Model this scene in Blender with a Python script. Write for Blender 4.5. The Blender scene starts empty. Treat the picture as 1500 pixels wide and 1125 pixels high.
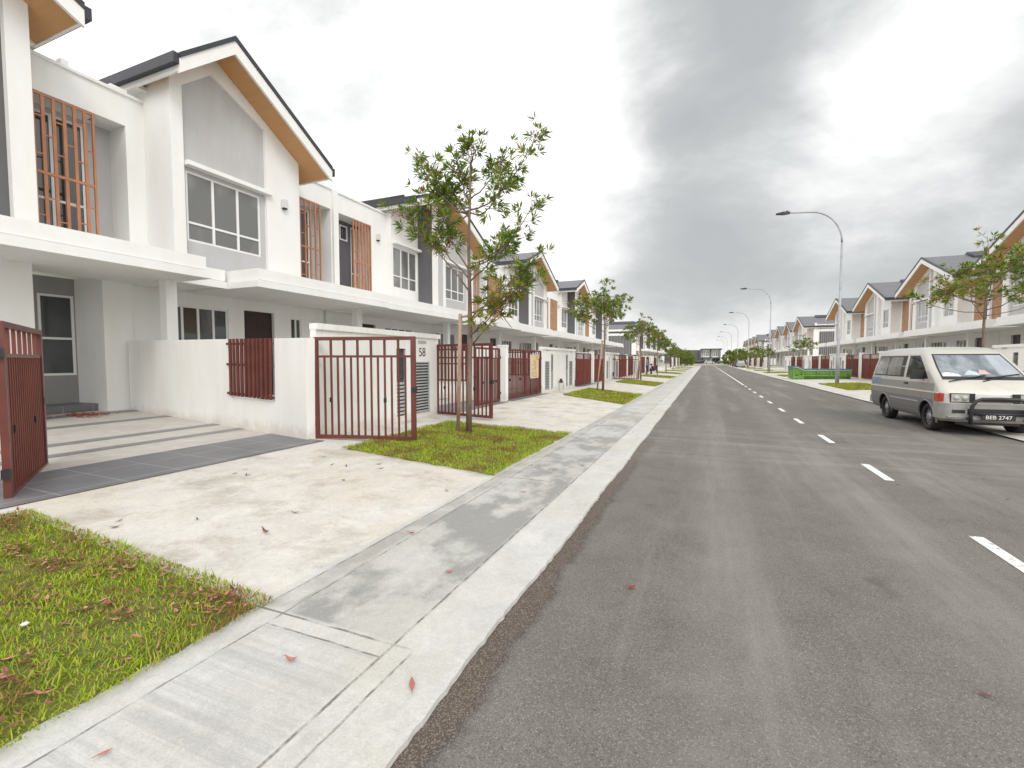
import bpy, bmesh, math, random
import numpy as np
from mathutils import Vector, Matrix
random.seed(7); rng = np.random.default_rng(5)
PI = math.pi
scn = bpy.context.scene
COL = scn.collection

# ------------------------------------------------------------------ helpers
def tag(o, label=None, cat=None, group=None, kind=None):
    if label: o['label'] = label
    if cat: o['category'] = cat
    if group: o['group'] = group
    if kind: o['kind'] = kind
    return o
def empty(name, loc=(0, 0, 0), rz=0.0, label=None, cat=None, group=None):
    o = bpy.data.objects.new(name, None); COL.objects.link(o)
    o.empty_display_size = .2; o.location = loc; o.rotation_euler = (0, 0, rz)
    return tag(o, label, cat, group)
def copy_tree(o, parent=None):
    c = o.copy(); COL.objects.link(c); c.parent = parent
    for k in ('label', 'category', 'group'):
        if parent is None and k == 'label' and k in c: del c[k]
    for ch in KIDS.get(o.name, []): 
        n = copy_tree(ch, c); KIDS.setdefault(c.name, []).append(n)
    return c
KIDS = {}
def link(name, me, parent=None):
    o = bpy.data.objects.new(name, me); COL.objects.link(o)
    if parent is not None:
        o.parent = parent; KIDS.setdefault(parent.name, []).append(o)
    return o
class MB:
    """collects solids with material indices into one mesh"""
    def __init__(s, *mats): s.v = []; s.f = []; s.m = []; s.mats = list(mats); s.sm = []
    def mi(s, m):
        if m is None: return 0
        if isinstance(m, int): return m
        if m not in s.mats: s.mats.append(m)
        return s.mats.index(m)
    def add(s, vs, fs, m=None, smooth=False):
        b = len(s.v); k = s.mi(m); s.v += [tuple(p) for p in vs]
        for f in fs: s.f.append([b + i for i in f]); s.m.append(k); s.sm.append(smooth)
    def box(s, x0, x1, y0, y1, z0, z1, m=None):
        if x0 > x1: x0, x1 = x1, x0
        if y0 > y1: y0, y1 = y1, y0
        if z0 > z1: z0, z1 = z1, z0
        s.add([(x0,y0,z0),(x1,y0,z0),(x1,y1,z0),(x0,y1,z0),(x0,y0,z1),(x1,y0,z1),(x1,y1,z1),(x0,y1,z1)],
              [(0,3,2,1),(4,5,6,7),(0,1,5,4),(1,2,6,5),(2,3,7,6),(3,0,4,7)], m)
    def prism(s, poly, x0, x1, m=None):
        """polygon in (y,z) (counter-clockwise seen from +x) extruded x0..x1"""
        n = len(poly)
        a = sum(poly[i][0]*poly[(i+1)%n][1]-poly[(i+1)%n][0]*poly[i][1] for i in range(n))
        if a < 0: poly = poly[::-1]
        if x0 > x1: x0, x1 = x1, x0
        vs = [(x0, y, z) for y, z in poly] + [(x1, y, z) for y, z in poly]
        fs = [tuple(range(n))[::-1], tuple(range(n, 2*n))] + [(i, (i+1)%n, n+(i+1)%n, n+i) for i in range(n)]
        s.add(vs, fs, m)
    def prismz(s, poly, z0, z1, m=None):
        n = len(poly)
        a = sum(poly[i][0]*poly[(i+1)%n][1]-poly[(i+1)%n][0]*poly[i][1] for i in range(n))
        if a < 0: poly = poly[::-1]
        vs = [(x, y, z0) for x, y in poly] + [(x, y, z1) for x, y in poly]
        fs = [tuple(range(n))[::-1], tuple(range(n, 2*n))] + [(i, (i+1)%n, n+(i+1)%n, n+i) for i in range(n)]
        s.add(vs, fs, m)
    def tube(s, pts, rad, m=None, n=8, caps=True, smooth=True):
        pts = [Vector(p) for p in pts]; k = len(pts)
        rads = rad if isinstance(rad, (list, tuple)) else [rad]*k
        vs = []; ref = None
        for i, p in enumerate(pts):
            d = (pts[min(i+1, k-1)] - pts[max(i-1, 0)]).normalized()
            if ref is None:
                ref = Vector((0, 0, 1)) if abs(d.z) < .9 else Vector((1, 0, 0))
            a = (ref - d*ref.dot(d)).normalized(); ref = a; b = d.cross(a)
            for j in range(n):
                t = 2*PI*j/n; vs.append(p + (a*math.cos(t) + b*math.sin(t))*rads[i])
        fs = []
        for i in range(k-1):
            for j in range(n):
                fs.append((i*n+j, i*n+(j+1)%n, (i+1)*n+(j+1)%n, (i+1)*n+j))
        if caps: fs += [tuple(range(n))[::-1], tuple(range((k-1)*n, k*n))]
        s.add(vs, fs, m, smooth)
    def mirror(s):
        s.v = [(-x, y, z) for x, y, z in s.v]; s.f = [f[::-1] for f in s.f]; return s
    def build(s, name, parent=None, bevel=0):
        me = bpy.data.meshes.new(name)
        me.from_pydata(s.v, [], s.f)
        for m in s.mats: me.materials.append(m)
        me.polygons.foreach_set('material_index', s.m)
        me.polygons.foreach_set('use_smooth', s.sm)
        me.update()
        return link(name, me, parent)
def sheet(name, x0, x1, y0, y1, z, mat, kind='structure', zr=None, parent=None, dy=0):
    zr = z if zr is None else zr
    me = bpy.data.meshes.new(name)
    me.from_pydata([(x0, y0, z), (x1, y0, zr), (x1, y1, zr), (x0, y1, z)], [], [(0, 1, 2, 3)])
    me.materials.append(mat); o = link(name, me, parent)
    if parent is None: tag(o, kind=kind)
    return o

# ------------------------------------------------------------------ materials
def mat(name):
    m = bpy.data.materials.new(name); m.use_nodes = True
    nt = m.node_tree; b = nt.nodes['Principled BSDF']
    return m, nt, b
class N:
    def __init__(s, nt): s.nt = nt
    def new(s, t, **k):
        n = s.nt.nodes.new(t)
        for a, v in k.items(): setattr(n, a, v)
        return n
    def put(s, sock, v):
        if hasattr(v, 'links') or isinstance(v, bpy.types.NodeSocket): s.nt.links.new(v, sock)
        else: sock.default_value = v
    def math(s, op, a, b=0.0, c=0.0, clamp=False):
        n = s.new('ShaderNodeMath', operation=op, use_clamp=clamp)
        s.put(n.inputs[0], a); s.put(n.inputs[1], b); s.put(n.inputs[2], c); return n.outputs[0]
    def pos(s): return s.new('ShaderNodeNewGeometry').outputs['Position']
    def sep(s, v):
        n = s.new('ShaderNodeSeparateXYZ'); s.put(n.inputs[0], v); return n.outputs
    def comb(s, x, y, z):
        n = s.new('ShaderNodeCombineXYZ')
        for i, q in enumerate((x, y, z)): s.put(n.inputs[i], q)
        return n.outputs[0]
    def mapping(s, v, scale=(1,1,1), loc=(0,0,0), rot=(0,0,0)):
        n = s.new('ShaderNodeMapping'); s.put(n.inputs['Vector'], v)
        n.inputs['Scale'].default_value = scale; n.inputs['Location'].default_value = loc; n.inputs['Rotation'].default_value = rot
        return n.outputs[0]
    def noise(s, v, scale, detail=4, rough=.55, dist=0.0, out='Fac'):
        n = s.new('ShaderNodeTexNoise'); s.put(n.inputs['Vector'], v)
        n.inputs['Scale'].default_value = scale; n.inputs['Detail'].default_value = detail
        n.inputs['Roughness'].default_value = rough; n.inputs['Distortion'].default_value = dist
        return n.outputs[out]
    def vor(s, v, scale, feature='F1', out='Distance'):
        n = s.new('ShaderNodeTexVoronoi', feature=feature); s.put(n.inputs['Vector'], v)
        n.inputs['Scale'].default_value = scale; return n.outputs[out]
    def mix(s, f, a, b, mode='MIX'):
        n = s.new('ShaderNodeMix', data_type='RGBA', blend_type=mode)
        s.put(n.inputs['Factor'], f); s.put(n.inputs[6], a); s.put(n.inputs[7], b); return n.outputs[2]
    def ramp(s, f, stops, interp='LINEAR'):
        n = s.new('ShaderNodeValToRGB'); n.color_ramp.interpolation = interp
        e = n.color_ramp.elements
        while len(e) > 1: e.remove(e[-1])
        e[0].position = stops[0][0]; e[0].color = c4(stops[0][1])
        for p, c in stops[1:]:
            q = e.new(p); q.color = c4(c)
        s.put(n.inputs[0], f); return n.outputs[0]
    def maprange(s, v, a, b, c=0.0, d=1.0, smooth=False):
        n = s.new('ShaderNodeMapRange', clamp=True)
        if smooth: n.interpolation_type = 'SMOOTHSTEP'
        s.put(n.inputs[0], v)
        for i, q in enumerate((a, b, c, d)): n.inputs[i+1].default_value = q
        return n.outputs[0]
    def bump(s, h, strength=.3, dist=.02, normal=None):
        n = s.new('ShaderNodeBump'); s.put(n.inputs['Height'], h)
        n.inputs['Strength'].default_value = strength; n.inputs['Distance'].default_value = dist
        if normal is not None: s.put(n.inputs['Normal'], normal)
        return n.outputs[0]
    def line(s, x, c, w):
        """1 within w of c, soft edge"""
        return s.maprange(s.math('ABSOLUTE', s.math('SUBTRACT', x, c)), w*.5, w, 1.0, 0.0)
def c4(c):
    if isinstance(c, (int, float)): return (c, c, c, 1)
    return (*c, 1) if len(c) == 3 else c

def plaster(name, col, dirt=.1, scale=1.0, base=False):
    m, nt, b = mat(name); n = N(nt); p = n.pos()
    st = n.mapping(p, (1.6, 1.6, .35))
    a = n.noise(st, 1.3*scale, 6, .62)
    f = n.noise(p, 26, 3, .6)
    dark = tuple(v*(1-dirt*1.6) for v in (col[0], col[1]*.985, col[2]*.95))
    c = n.mix(n.maprange(a, .38, .68), c4(col), c4(dark))
    # faint rain streaks
    sx = n.noise(n.mapping(p, (7, 7, .25)), 1.0, 4, .6)
    c = n.mix(n.math('MULTIPLY', n.maprange(sx, .58, .8), dirt*2.0), c, c4(tuple(v*.72 for v in col)))
    if base:      # mud splash and damp line along the foot of the wall, drips under the coping
        pz = n.sep(p)[2]; q = n.noise(n.mapping(p, (3, 3, 2)), 1.6, 6, .7)
        foot = n.maprange(n.math('SUBTRACT', pz, n.math('MULTIPLY', q, .55)), -.10, .12, 1, 0, True)
        c = n.mix(n.math('MULTIPLY', foot, .42), c, c4((.50, .44, .35)))
        dr = n.noise(n.mapping(p, (16, 16, .5), (2, 2, 0)), 1.0, 4, .65)
        top = n.maprange(n.math('ADD', pz, n.math('MULTIPLY', dr, .8)), 1.75, 2.35, 0, 1)
        c = n.mix(n.math('MULTIPLY', n.math('MULTIPLY', top, n.maprange(dr, .52, .7)), .28), c, c4((.42, .40, .36)))
    hc = n.noise(n.mapping(p, (1, 1, 1), (5, 5, 5)), .55, 5, .6)
    c = n.mix(n.maprange(hc, .5, .7, 0, .10), c, c4(tuple(v*.72 for v in col)))
    nt.links.new(c, b.inputs['Base Color']); b.inputs['Roughness'].default_value = .82
    b.inputs['Specular IOR Level'].default_value = .25
    nt.links.new(n.bump(f, .18, .008), b.inputs['Normal']); return m
WHITE = plaster('white_plaster', (.815, .818, .812), .022)
LGREY = plaster('light_grey_paint', (.50, .50, .505), .05)
DGREY = plaster('dark_grey_paint', (.135, .133, .14), .06)
MGREY = plaster('mid_grey_paint', (.30, .295, .29), .08)
FENCEW = plaster('fence_white_plaster', (.82, .818, .80), .035, base=True)

def simple(name, col, rough=.5, metal=0.0, var=.12, scale=6, bump=0.0, spec=.5):
    m, nt, b = mat(name); n = N(nt); p = n.pos()
    a = n.noise(p, scale, 4, .6)
    c = n.mix(n.maprange(a, .3, .7), c4(tuple(v*(1-var) for v in col)), c4(tuple(min(1, v*(1+var)) for v in col)))
    nt.links.new(c, b.inputs['Base Color'])
    b.inputs['Roughness'].default_value = rough; b.inputs['Metallic'].default_value = metal
    b.inputs['Specular IOR Level'].default_value = spec
    if bump: nt.links.new(n.bump(n.noise(p, scale*6, 3), bump, .01), b.inputs['Normal'])
    return m
GATE = simple('brown_red_gate_paint', (.125, .030, .022), .42, 0, .22, 3)
GATE2 = simple('brown_red_panel_paint', (.175, .042, .028), .5, 0, .15, 2)
ORANGE = simple('terracotta_grille_paint', (.43, .185, .095), .5, 0, .14, 3)
TAN = simple('tan_timber_grille', (.46, .265, .15), .6, 0, .15, 3)
ALU = simple('white_window_frame', (.78, .78, .78), .35, 0, .04, 3)
BLACK = simple('black_plastic', (.015, .015, .017), .45, 0, .2, 5)
DARKCAP = simple('charcoal_roof_trim', (.030, .032, .042), .45, 0, .15, 4)
STEEL = simple('galvanised_steel', (.36, .37, .38), .5, .25, .16, 3)
LOUVRE = simple('grey_louvre_paint', (.42, .43, .43), .45, 0, .08, 5)
DOORM = simple('dark_door', (.030, .014, .012), .35, 0, .3, 4)
NUMM = simple('number_paint', (.04, .04, .045), .5, 0, .1, 5)
RUBBER = simple('tyre_rubber', (.018, .017, .017), .75, 0, .25, 12, .3)
HUB = simple('wheel_hub_steel', (.33, .33, .34), .45, .5, .25, 14)
LAMPW = simple('lamp_white', (.62, .62, .60), .4, 0, .05, 3)
YPLATE = simple('plate_letter_white', (.75, .75, .72), .5, 0, .03, 3)

def wood_soffit():
    m, nt, b = mat('timber_look_soffit'); n = N(nt); p = n.pos()
    g = n.noise(n.mapping(p, (.6, 9, 9)), 1.5, 5, .6)
    c = n.mix(g, c4((.46, .235, .095)), c4((.60, .335, .15)))
    x = n.sep(p)[0]
    nt.links.new(c, b.inputs['Base Color']); b.inputs['Roughness'].default_value = .6; return m
SOFFIT = wood_soffit()
def roof_tile():
    m, nt, b = mat('grey_roof_tiles'); n = N(nt); p = n.pos(); x, y, z = n.sep(p)
    course = n.math('FRACT', n.math('MULTIPLY', z, 5.5))
    col = n.math('FRACT', n.math('MULTIPLY', x, 3.1))
    e = n.math('MULTIPLY', n.maprange(course, 0, .14), n.maprange(col, 0, .07, .55, 1.0))
    v = n.noise(p, 3.0, 5, .6)
    base = n.mix(v, c4((.115, .118, .128)), c4((.175, .178, .19)))
    c = n.mix(e, c4((.055, .056, .062)), base)
    nt.links.new(c, b.inputs['Base Color']); b.inputs['Roughness'].default_value = .55
    nt.links.new(n.bump(e, .6, .03), b.inputs['Normal']); return m
ROOF = roof_tile()
def glass(name, col=(.05, .055, .055), rough=.04, curtain=None):
    m, nt, b = mat(name); n = N(nt); p = n.pos()
    a = n.noise(n.mapping(p, (1, 1, .5)), .9, 3, .5)
    f = n.noise(n.mapping(p, (9, 9, .3)), 1, 2)
    c = n.mix(n.maprange(a, .42, .6), c4(col), c4(tuple(v*1.9 for v in col)))
    if curtain: c = n.mix(n.math('MULTIPLY', n.maprange(f, .3, .7), .6), c, c4(curtain))
    nt.links.new(c, b.inputs['Base Color']); b.inputs['Roughness'].default_value = rough
    b.inputs['Specular IOR Level'].default_value = .8; b.inputs['IOR'].default_value = 1.6
    w = n.noise(p, .8, 2)
    nt.links.new(n.bump(w, .05, .05), b.inputs['Normal'])
    return m
GLASS = glass('window_glass', (.135, .135, .125), .05)
GLASSD = glass('dark_window_glass', (.030, .034, .033), .04)
VGLASS = glass('van_side_glass', (.10, .10, .095), .05, (.34, .33, .30))

# --- asphalt
def asphalt():
    m, nt, b = mat('asphalt'); n = N(nt); p = n.pos(); x, y, z = n.sep(p)
    big = n.noise(n.mapping(p, (.55, .16, 1)), 1.0, 6, .62)
    mid = n.noise(p, 2.1, 5, .65)
    agg = n.vor(p, 210, 'F1', 'Color'); ag = n.sep(agg)[0]
    agg2 = n.noise(p, 60, 3, .7)
    spk = n.maprange(ag, .86, .93)
    drk = n.maprange(ag, .02, .20, 1.0, 0.0)
    c = n.mix(big, c4((.098, .088, .078)), c4((.200, .184, .165)))
    c = n.mix(n.math('MULTIPLY', n.maprange(mid, .35, .7), .5), c, c4((.215, .204, .19)))
    c = n.mix(n.math('MULTIPLY', drk, .6), c, c4((.03, .028, .028)))
    c = n.mix(n.math('MULTIPLY', spk, .42), c, c4((.42, .40, .37)))
    c = n.mix(n.math('MULTIPLY', n.maprange(agg2, .45, .75), .3), c, c4((.055, .052, .05)))
    # pale cement dust where the crossing traffic tracks it, in broad streaks along the road
    st = n.noise(n.mapping(p, (1.3, .10, 1), (3.1, 0, 0)), 1.0, 5, .7)
    c = n.mix(n.math('MULTIPLY', n.maprange(st, .50, .70), .5), c, c4((.30, .283, .258)))
    cr = n.noise(n.mapping(p, (.25, 2.2, 1), (0, 4.3, 0)), 1.0, 5, .7)
    band = n.maprange(n.math('ABSOLUTE', n.math('SUBTRACT', y, 9.6)), 1.2, 3.4, 1, 0, True)
    c = n.mix(n.math('MULTIPLY', n.math('MULTIPLY', n.maprange(cr, .46, .68), band), .36), c, c4((.34, .32, .29)))
    ol = n.noise(n.mapping(p, (1, .8, 1), (2.2, 8, 0)), 1.7, 3, .5)
    c = n.mix(n.maprange(ol, .66, .74, 0, .45, True), c, c4((.075, .07, .066)))
    # tyre track
    for xc in (.15, 1.5):
        tr = n.maprange(n.math('ABSOLUTE', n.math('SUBTRACT', x, xc)), .08, .42, 1, 0, True)
        c = n.mix(n.math('MULTIPLY', tr, n.math('MULTIPLY', mid, .36)), c, c4((.28, .265, .245)))
    # coarse darker bituminous edge strip
    wob = n.math('MULTIPLY', n.math('SUBTRACT', n.noise(n.mapping(p, (.6, 1, 0)), 2.6, 6, .75), .5), .26)
    ed = n.maprange(n.math('ADD', x, wob), -.945, -.845, 1.0, 0.0, True)
    spk2 = n.maprange(n.sep(n.vor(p, 210, 'F1', 'Color'))[1], .62, .85)
    dk = n.line(n.math('ADD', x, wob), -.87, .07)  # shadow line along the raised asphalt lip, painted into the colour
    co = n.mix(dk, c4((.088, .070, .058)), c4((.034, .029, .028)))
    co = n.mix(n.math('MULTIPLY', spk2, .7), co, c4((.27, .225, .185)))
    c = n.mix(n.math('MULTIPLY', ed, n.maprange(y, 4.5, 9.5, 1.0, 0.15)), c, co)
    nt.links.new(c, b.inputs['Base Color']); b.inputs['Roughness'].default_value = .86
    b.inputs['Specular IOR Level'].default_value = .3
    h = n.math('ADD', n.math('MULTIPLY', ag, .7), n.math('MULTIPLY', n.noise(p, 90, 2, .7), .6))
    nt.links.new(n.bump(h, .55, .006), b.inputs['Normal']); return m
ASPH = asphalt()

def concrete(name, base=(.56, .545, .51), kind='drive'):
    m, nt, b = mat(name); n = N(nt); p = n.pos(); x, y, z = n.sep(p)
    big = n.noise(n.mapping(p, (1, 1, 1), (1.7, .4, 0)), .55, 6, .6, .4)
    mid = n.noise(p, 2.6, 6, .65, .5); fine = n.noise(p, 42, 4, .65)
    c = n.mix(n.maprange(mid, .3, .72), c4(tuple(v*1.08 for v in base)), c4(tuple(v*.84 for v in base)))
    warm = c4((base[0]*.90, base[1]*.86, base[2]*.74))
    c = n.mix(n.math('MULTIPLY', n.maprange(big, .46, .66), .7), c, warm)
    h = fine
    if kind == 'walk':
        # damp grey slab in front of the driveway, broom marks in the near slab, cement kerb band
        wetn = n.noise(n.mapping(p, (1, .7, 1), (5.2, 1.1, 0)), 1.5, 7, .66, .12)
        wet = n.maprange(wetn, .43, .57, 0, 1, True)
        inx = n.math('MULTIPLY', n.maprange(x, -2.30, -2.27), n.maprange(x, -1.50, -1.44, 1, 0))
        iny = n.math('MULTIPLY', n.maprange(y, 1.93, 1.96), n.maprange(y, 8.0, 16.0, 1, .25))
        wet = n.math('MULTIPLY', n.math('MULTIPLY', wet, inx), iny)
        c = n.mix(n.math('MULTIPLY', wet, .88), c, c4((.19, .19, .177)))
        inner = n.mix(n.math('MULTIPLY', n.math('MULTIPLY', inx, iny), .34), c, c4((.33, .33, .315)))
        c = inner
        side = n.maprange(x, -2.56, -2.30)
        sidem = n.math('MULTIPLY', n.math('MULTIPLY', n.maprange(x, -2.46, -2.42), n.maprange(x, -2.31, -2.27, 1, 0)), n.maprange(y, 1.94, 1.99))
        c = n.mix(n.math('MULTIPLY', sidem, n.maprange(mid, .3, .6, .15, .6)), c, c4((.24, .225, .20)))
        # broom finished slab
        br = n.math('MULTIPLY', n.math('MULTIPLY', n.maprange(x, -2.27, -2.25), n.maprange(x, -1.50, -1.48, 1, 0)), n.maprange(y, 1.80, 1.82, 1, 0))
        w = n.noise(n.mapping(p, (.35, 26, 1)), 1.0, 4, .7)
        c = n.mix(n.math('MULTIPLY', br, n.maprange(w, .42, .66, 0, .55)), c, c4((.36, .36, .35)))
        w2 = n.noise(n.mapping(p, (.3, 6, 1)), 1.0, 4, .7)
        c = n.mix(n.math('MULTIPLY', br, n.maprange(w2, .5, .7, 0, .4)), c, c4((.33, .335, .33)))
        wx = n.math('ADD', x, n.math('MULTIPLY', n.math('SUBTRACT', n.noise(n.mapping(p, (0, 1, 0)), 3, 4, .7), .5), .02))
        wy = n.math('ADD', y, n.math('MULTIPLY', n.math('SUBTRACT', n.noise(n.mapping(p, (1, 0, 0)), 3, 4, .7), .5), .02))
        jn = n.noise(p, 9, 3, .6)
        near = n.maprange(y, 1.85, 1.95, 1, 0); far_ = n.maprange(y, 1.85, 1.93)
        js = []
        js.append(n.math('MULTIPLY', n.line(wx, -1.47, .010), 1.0))
        js.append(n.math('MULTIPLY', n.line(wx, -1.345, .008), near))
        js.append(n.math('MULTIPLY', n.line(wx, -2.255, .007), 1.0))
        js.append(n.math('MULTIPLY', n.line(wx, -2.43, .008), far_))
        js.append(n.math('MULTIPLY', n.line(wy, 1.815, .008), n.math('MULTIPLY', n.maprange(x, -2.26, -2.25), n.maprange(x, -1.48, -1.46, 1, 0))))
        js.append(n.math('MULTIPLY', n.line(wy, 1.925, .010), n.maprange(x, -1.50, -1.32, 1, 0)))
        for yy in (5.35, 9.1, 16.0, 20.6, 26.5, 31.0): js.append(n.math('MULTIPLY', n.line(wy, yy, .014), n.maprange(x, -1.5, -1.45, 1, 0)))
        J = js[0]
        for q in js[1:]: J = n.math('MAXIMUM', J, q)
        J = n.math('MULTIPLY', J, n.math('MULTIPLY', n.maprange(jn, .36, .58, .15, 1.0), .85))
        c = n.mix(J, c, c4((.10, .095, .085)))
        h = n.math('SUBTRACT', n.math('ADD', n.math('MULTIPLY', fine, .3), n.math('MULTIPLY', n.math('MULTIPLY', br, w), .6)), n.math('MULTIPLY', J, 1.2))
        # light smear patches
        sm = n.noise(n.mapping(p, (1.2, .7, 1), (9, 2, 0)), 1.4, 5, .6)
        c = n.mix(n.math('MULTIPLY', n.maprange(sm, .58, .68), .5), c, c4((.63, .62, .59)))
        # dark stains on the kerb band
        ks = n.noise(n.mapping(p, (2.5, .9, 1), (2, 7, 0)), 1.2, 5, .7)
        c = n.mix(n.math('MULTIPLY', n.maprange(ks, .60, .74), .4), c, c4((.30, .285, .26)))
    else:
        ft = n.noise(n.mapping(p, (1, 1, 1), (4, 4, 0)), 1.3, 8, .74, .15)
        c = n.mix(n.math('MULTIPLY', n.maprange(ft, .50, .66), .72), c, c4((.30, .265, .205)))
        sp = n.noise(p, 16, 4, .7)
        c = n.mix(n.math('MULTIPLY', n.maprange(sp, .62, .72), .6), c, c4((.25, .20, .15)))
        cl = n.vor(n.mapping(n.math('ADD', 0, 0) if False else p, (1, 1, 1)), .5, 'DISTANCE_TO_EDGE')
    g1 = n.noise(p, 95, 3, .75); g2 = n.noise(p, 22, 5, .7); g3 = n.vor(p, 34, 'F1', 'Distance')
    c = n.mix(n.maprange(g1, .30, .48, .30, 0), c, c4(tuple(v*.45 for v in base)))
    c = n.mix(n.maprange(g2, .36, .64, .26, 0), c, c4(tuple(v*.55 for v in base)))
    c = n.mix(n.maprange(g1, .56, .72, 0, .35), c, c4(tuple(min(.8, v*1.35) for v in base)))
    c = n.mix(n.math('MULTIPLY', n.maprange(g3, .06, .10, 1, 0), n.maprange(g2, .48, .6, 0, .75)), c, c4(tuple(v*.32 for v in base)))
    nt.links.new(c, b.inputs['Base Color']); b.inputs['Roughness'].default_value = .85
    b.inputs['Specular IOR Level'].default_value = .3
    nt.links.new(n.bump(n.math('ADD', h, n.math('MULTIPLY', g1, .6)), .5, .006), b.inputs['Normal']); return m
CWALK = concrete('pavement_concrete', (.56, .555, .535), 'walk')
CDRIVE = concrete('driveway_concrete', (.63, .605, .56), 'drive')
CKERB = concrete('kerb_concrete', (.60, .585, .555), 'drive')

def tile(name, col, sx, sy, grout, ox=0.0, oy=0.0, rough=.45):
    m, nt, b = mat(name); n = N(nt); p = n.pos(); x, y, z = n.sep(p)
    fx = n.math('FRACT', n.math('DIVIDE', n.math('ADD', x, 100+ox), sx)); fy = n.math('FRACT', n.math('DIVIDE', n.math('ADD', y, 100+oy), sy))
    g = n.math('MAXIMUM', n.maprange(n.math('ABSOLUTE', n.math('SUBTRACT', fx, .5)), .487, .493), n.maprange(n.math('ABSOLUTE', n.math('SUBTRACT', fy, .5)), .487, .493))
    a = n.noise(p, 5, 5, .6); q = n.noise(p, .8, 4, .6)
    c = n.mix(n.maprange(a, .3, .7), c4(tuple(v*.9 for v in col)), c4(tuple(v*1.1 for v in col)))
    c = n.mix(n.math('MULTIPLY', n.maprange(q, .5, .7), .35), c, c4((.30, .28, .25)))
    c = n.mix(g, c, c4(grout))
    nt.links.new(c, b.inputs['Base Color']); b.inputs['Roughness'].default_value = rough
    nt.links.new(n.bump(n.math('SUBTRACT', 1.0, g), .3, .003), b.inputs['Normal']); return m
TDARK = tile('dark_slate_floor_tiles', (.150, .152, .162), .70, .60, (.34, .34, .345), .01, 0.05)
TBEIGE = tile('beige_floor_tiles', (.50, .475, .435), .60, .60, (.44, .42, .385), 0, 0, .5)
TSTRIP = tile('grey_strip_tiles', (.21, .205, .205), 9, .6, (.22, .215, .21), 0, 0)

def paint_line():
    m, nt, b = mat('road_marking_paint'); n = N(nt); p = n.pos()
    w = n.noise(p, 14, 5, .7); s = n.noise(p, 70, 2, .6)
    f = n.math('MULTIPLY', n.maprange(w, .34, .46), n.maprange(s, .25, .4))
    c = n.mix(f, c4((.20, .19, .18)), c4((.80, .79, .76)))
    nt.links.new(c, b.inputs['Base Color']); b.inputs['Roughness'].default_value = .7
    nt.links.new(n.bump(n.noise(p, 90, 2), .4, .004), b.inputs['Normal']); return m
PAINT = paint_line()

def island_mat(name, stops, rough=.6, trans=.0, seed=0.0, patch=None):
    """colour per leaf/blade (random per mesh island)"""
    m, nt, b = mat(name); n = N(nt)
    r = n.new('ShaderNodeNewGeometry').outputs['Random Per Island']
    c = n.ramp(r, stops)
    if patch:
        q = n.noise(n.pos(), patch[0], 4, .6)
        c = n.mix(n.maprange(q, .48, .60), c, n.ramp(r, patch[1]))
        q2 = n.noise(n.pos(), patch[0]*3.1, 3, .6)
        c = n.mix(n.maprange(q2, .60, .70, 0, .8), c, c4((.25, .12, .055)))
    nt.links.new(c, b.inputs['Base Color']); b.inputs['Roughness'].default_value = rough
    b.inputs['Specular IOR Level'].default_value = .35
    if trans:
        t = n.new('ShaderNodeBsdfTranslucent'); nt.links.new(c, t.inputs[0])
        mx = n.new('ShaderNodeMixShader'); mx.inputs[0].default_value = trans
        nt.links.new(b.outputs[0], mx.inputs[1]); nt.links.new(t.outputs[0], mx.inputs[2])
        nt.links.new(mx.outputs[0], nt.nodes['Material Output'].inputs[0])
    return m
BLADE = island_mat('grass_blades', [(0, (.17, .30, .012)), (.3, (.31, .45, .018)), (.6, (.46, .53, .03)), (.85, (.42, .42, .06)), (1, (.42, .33, .13))], .6, .3,
                   patch=(1.9, [(0, (.13, .17, .015)), (.3, (.26, .26, .03)), (.6, (.36, .28, .07)), (.8, (.34, .17, .07)), (1, (.26, .09, .05))]))
LEAFM = island_mat('tree_leaves', [(0, (.07, .13, .02)), (.35, (.13, .205, .03)), (.7, (.20, .28, .04)), (.965, (.32, .36, .06)), (.98, (.42, .13, .05)), (1, (.45, .11, .05))], .5, .3)
LEAFW = island_mat('tree_leaves_autumn', [(0, (.11, .17, .02)), (.45, (.20, .25, .035)), (.78, (.31, .28, .05)), (.88, (.42, .17, .05)), (1, (.48, .12, .05))], .5, .3)
DEADL = island_mat('dry_leaves', [(0, (.10, .035, .025)), (.4, (.22, .075, .05)), (.75, (.36, .16, .11)), (1, (.50, .28, .19))], .65)
SOIL = None
def soil():
    m, nt, b = mat('turf_soil'); n = N(nt); p = n.pos()
    a = n.noise(p, 7, 6, .7); q = n.noise(p, 1.4, 4, .6); f = n.noise(p, 60, 4, .7)
    c = n.mix(n.maprange(a, .35, .65), c4((.09, .12, .015)), c4((.17, .18, .03)))
    c = n.mix(n.math('MULTIPLY', n.maprange(q, .5, .68), .6), c, c4((.17, .11, .05)))
    c = n.mix(n.math('MULTIPLY', n.maprange(f, .5, .7), .5), c, c4((.06, .05, .02)))
    nt.links.new(c, b.inputs['Base Color']); b.inputs['Roughness'].default_value = .95
    nt.links.new(n.bump(f, .6, .02), b.inputs['Normal']); return m
SOIL = soil()
def bark():
    m, nt, b = mat('bark'); n = N(nt); p = n.pos()
    a = n.noise(n.mapping(p, (14, 14, 3)), 1.5, 5, .7)
    c = n.mix(n.maprange(a, .3, .7), c4((.11, .068, .052)), c4((.27, .185, .145)))
    nt.links.new(c, b.inputs['Base Color']); b.inputs['Roughness'].default_value = .85
    nt.links.new(n.bump(a, .5, .02), b.inputs['Normal']); return m
BARK = bark()
STAKE = simple('timber_stake', (.40, .27, .20), .8, 0, .2, 8, .3)
FARGR = simple('far_ground', (.28, .28, .20), .95, 0, .3, .3)

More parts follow.
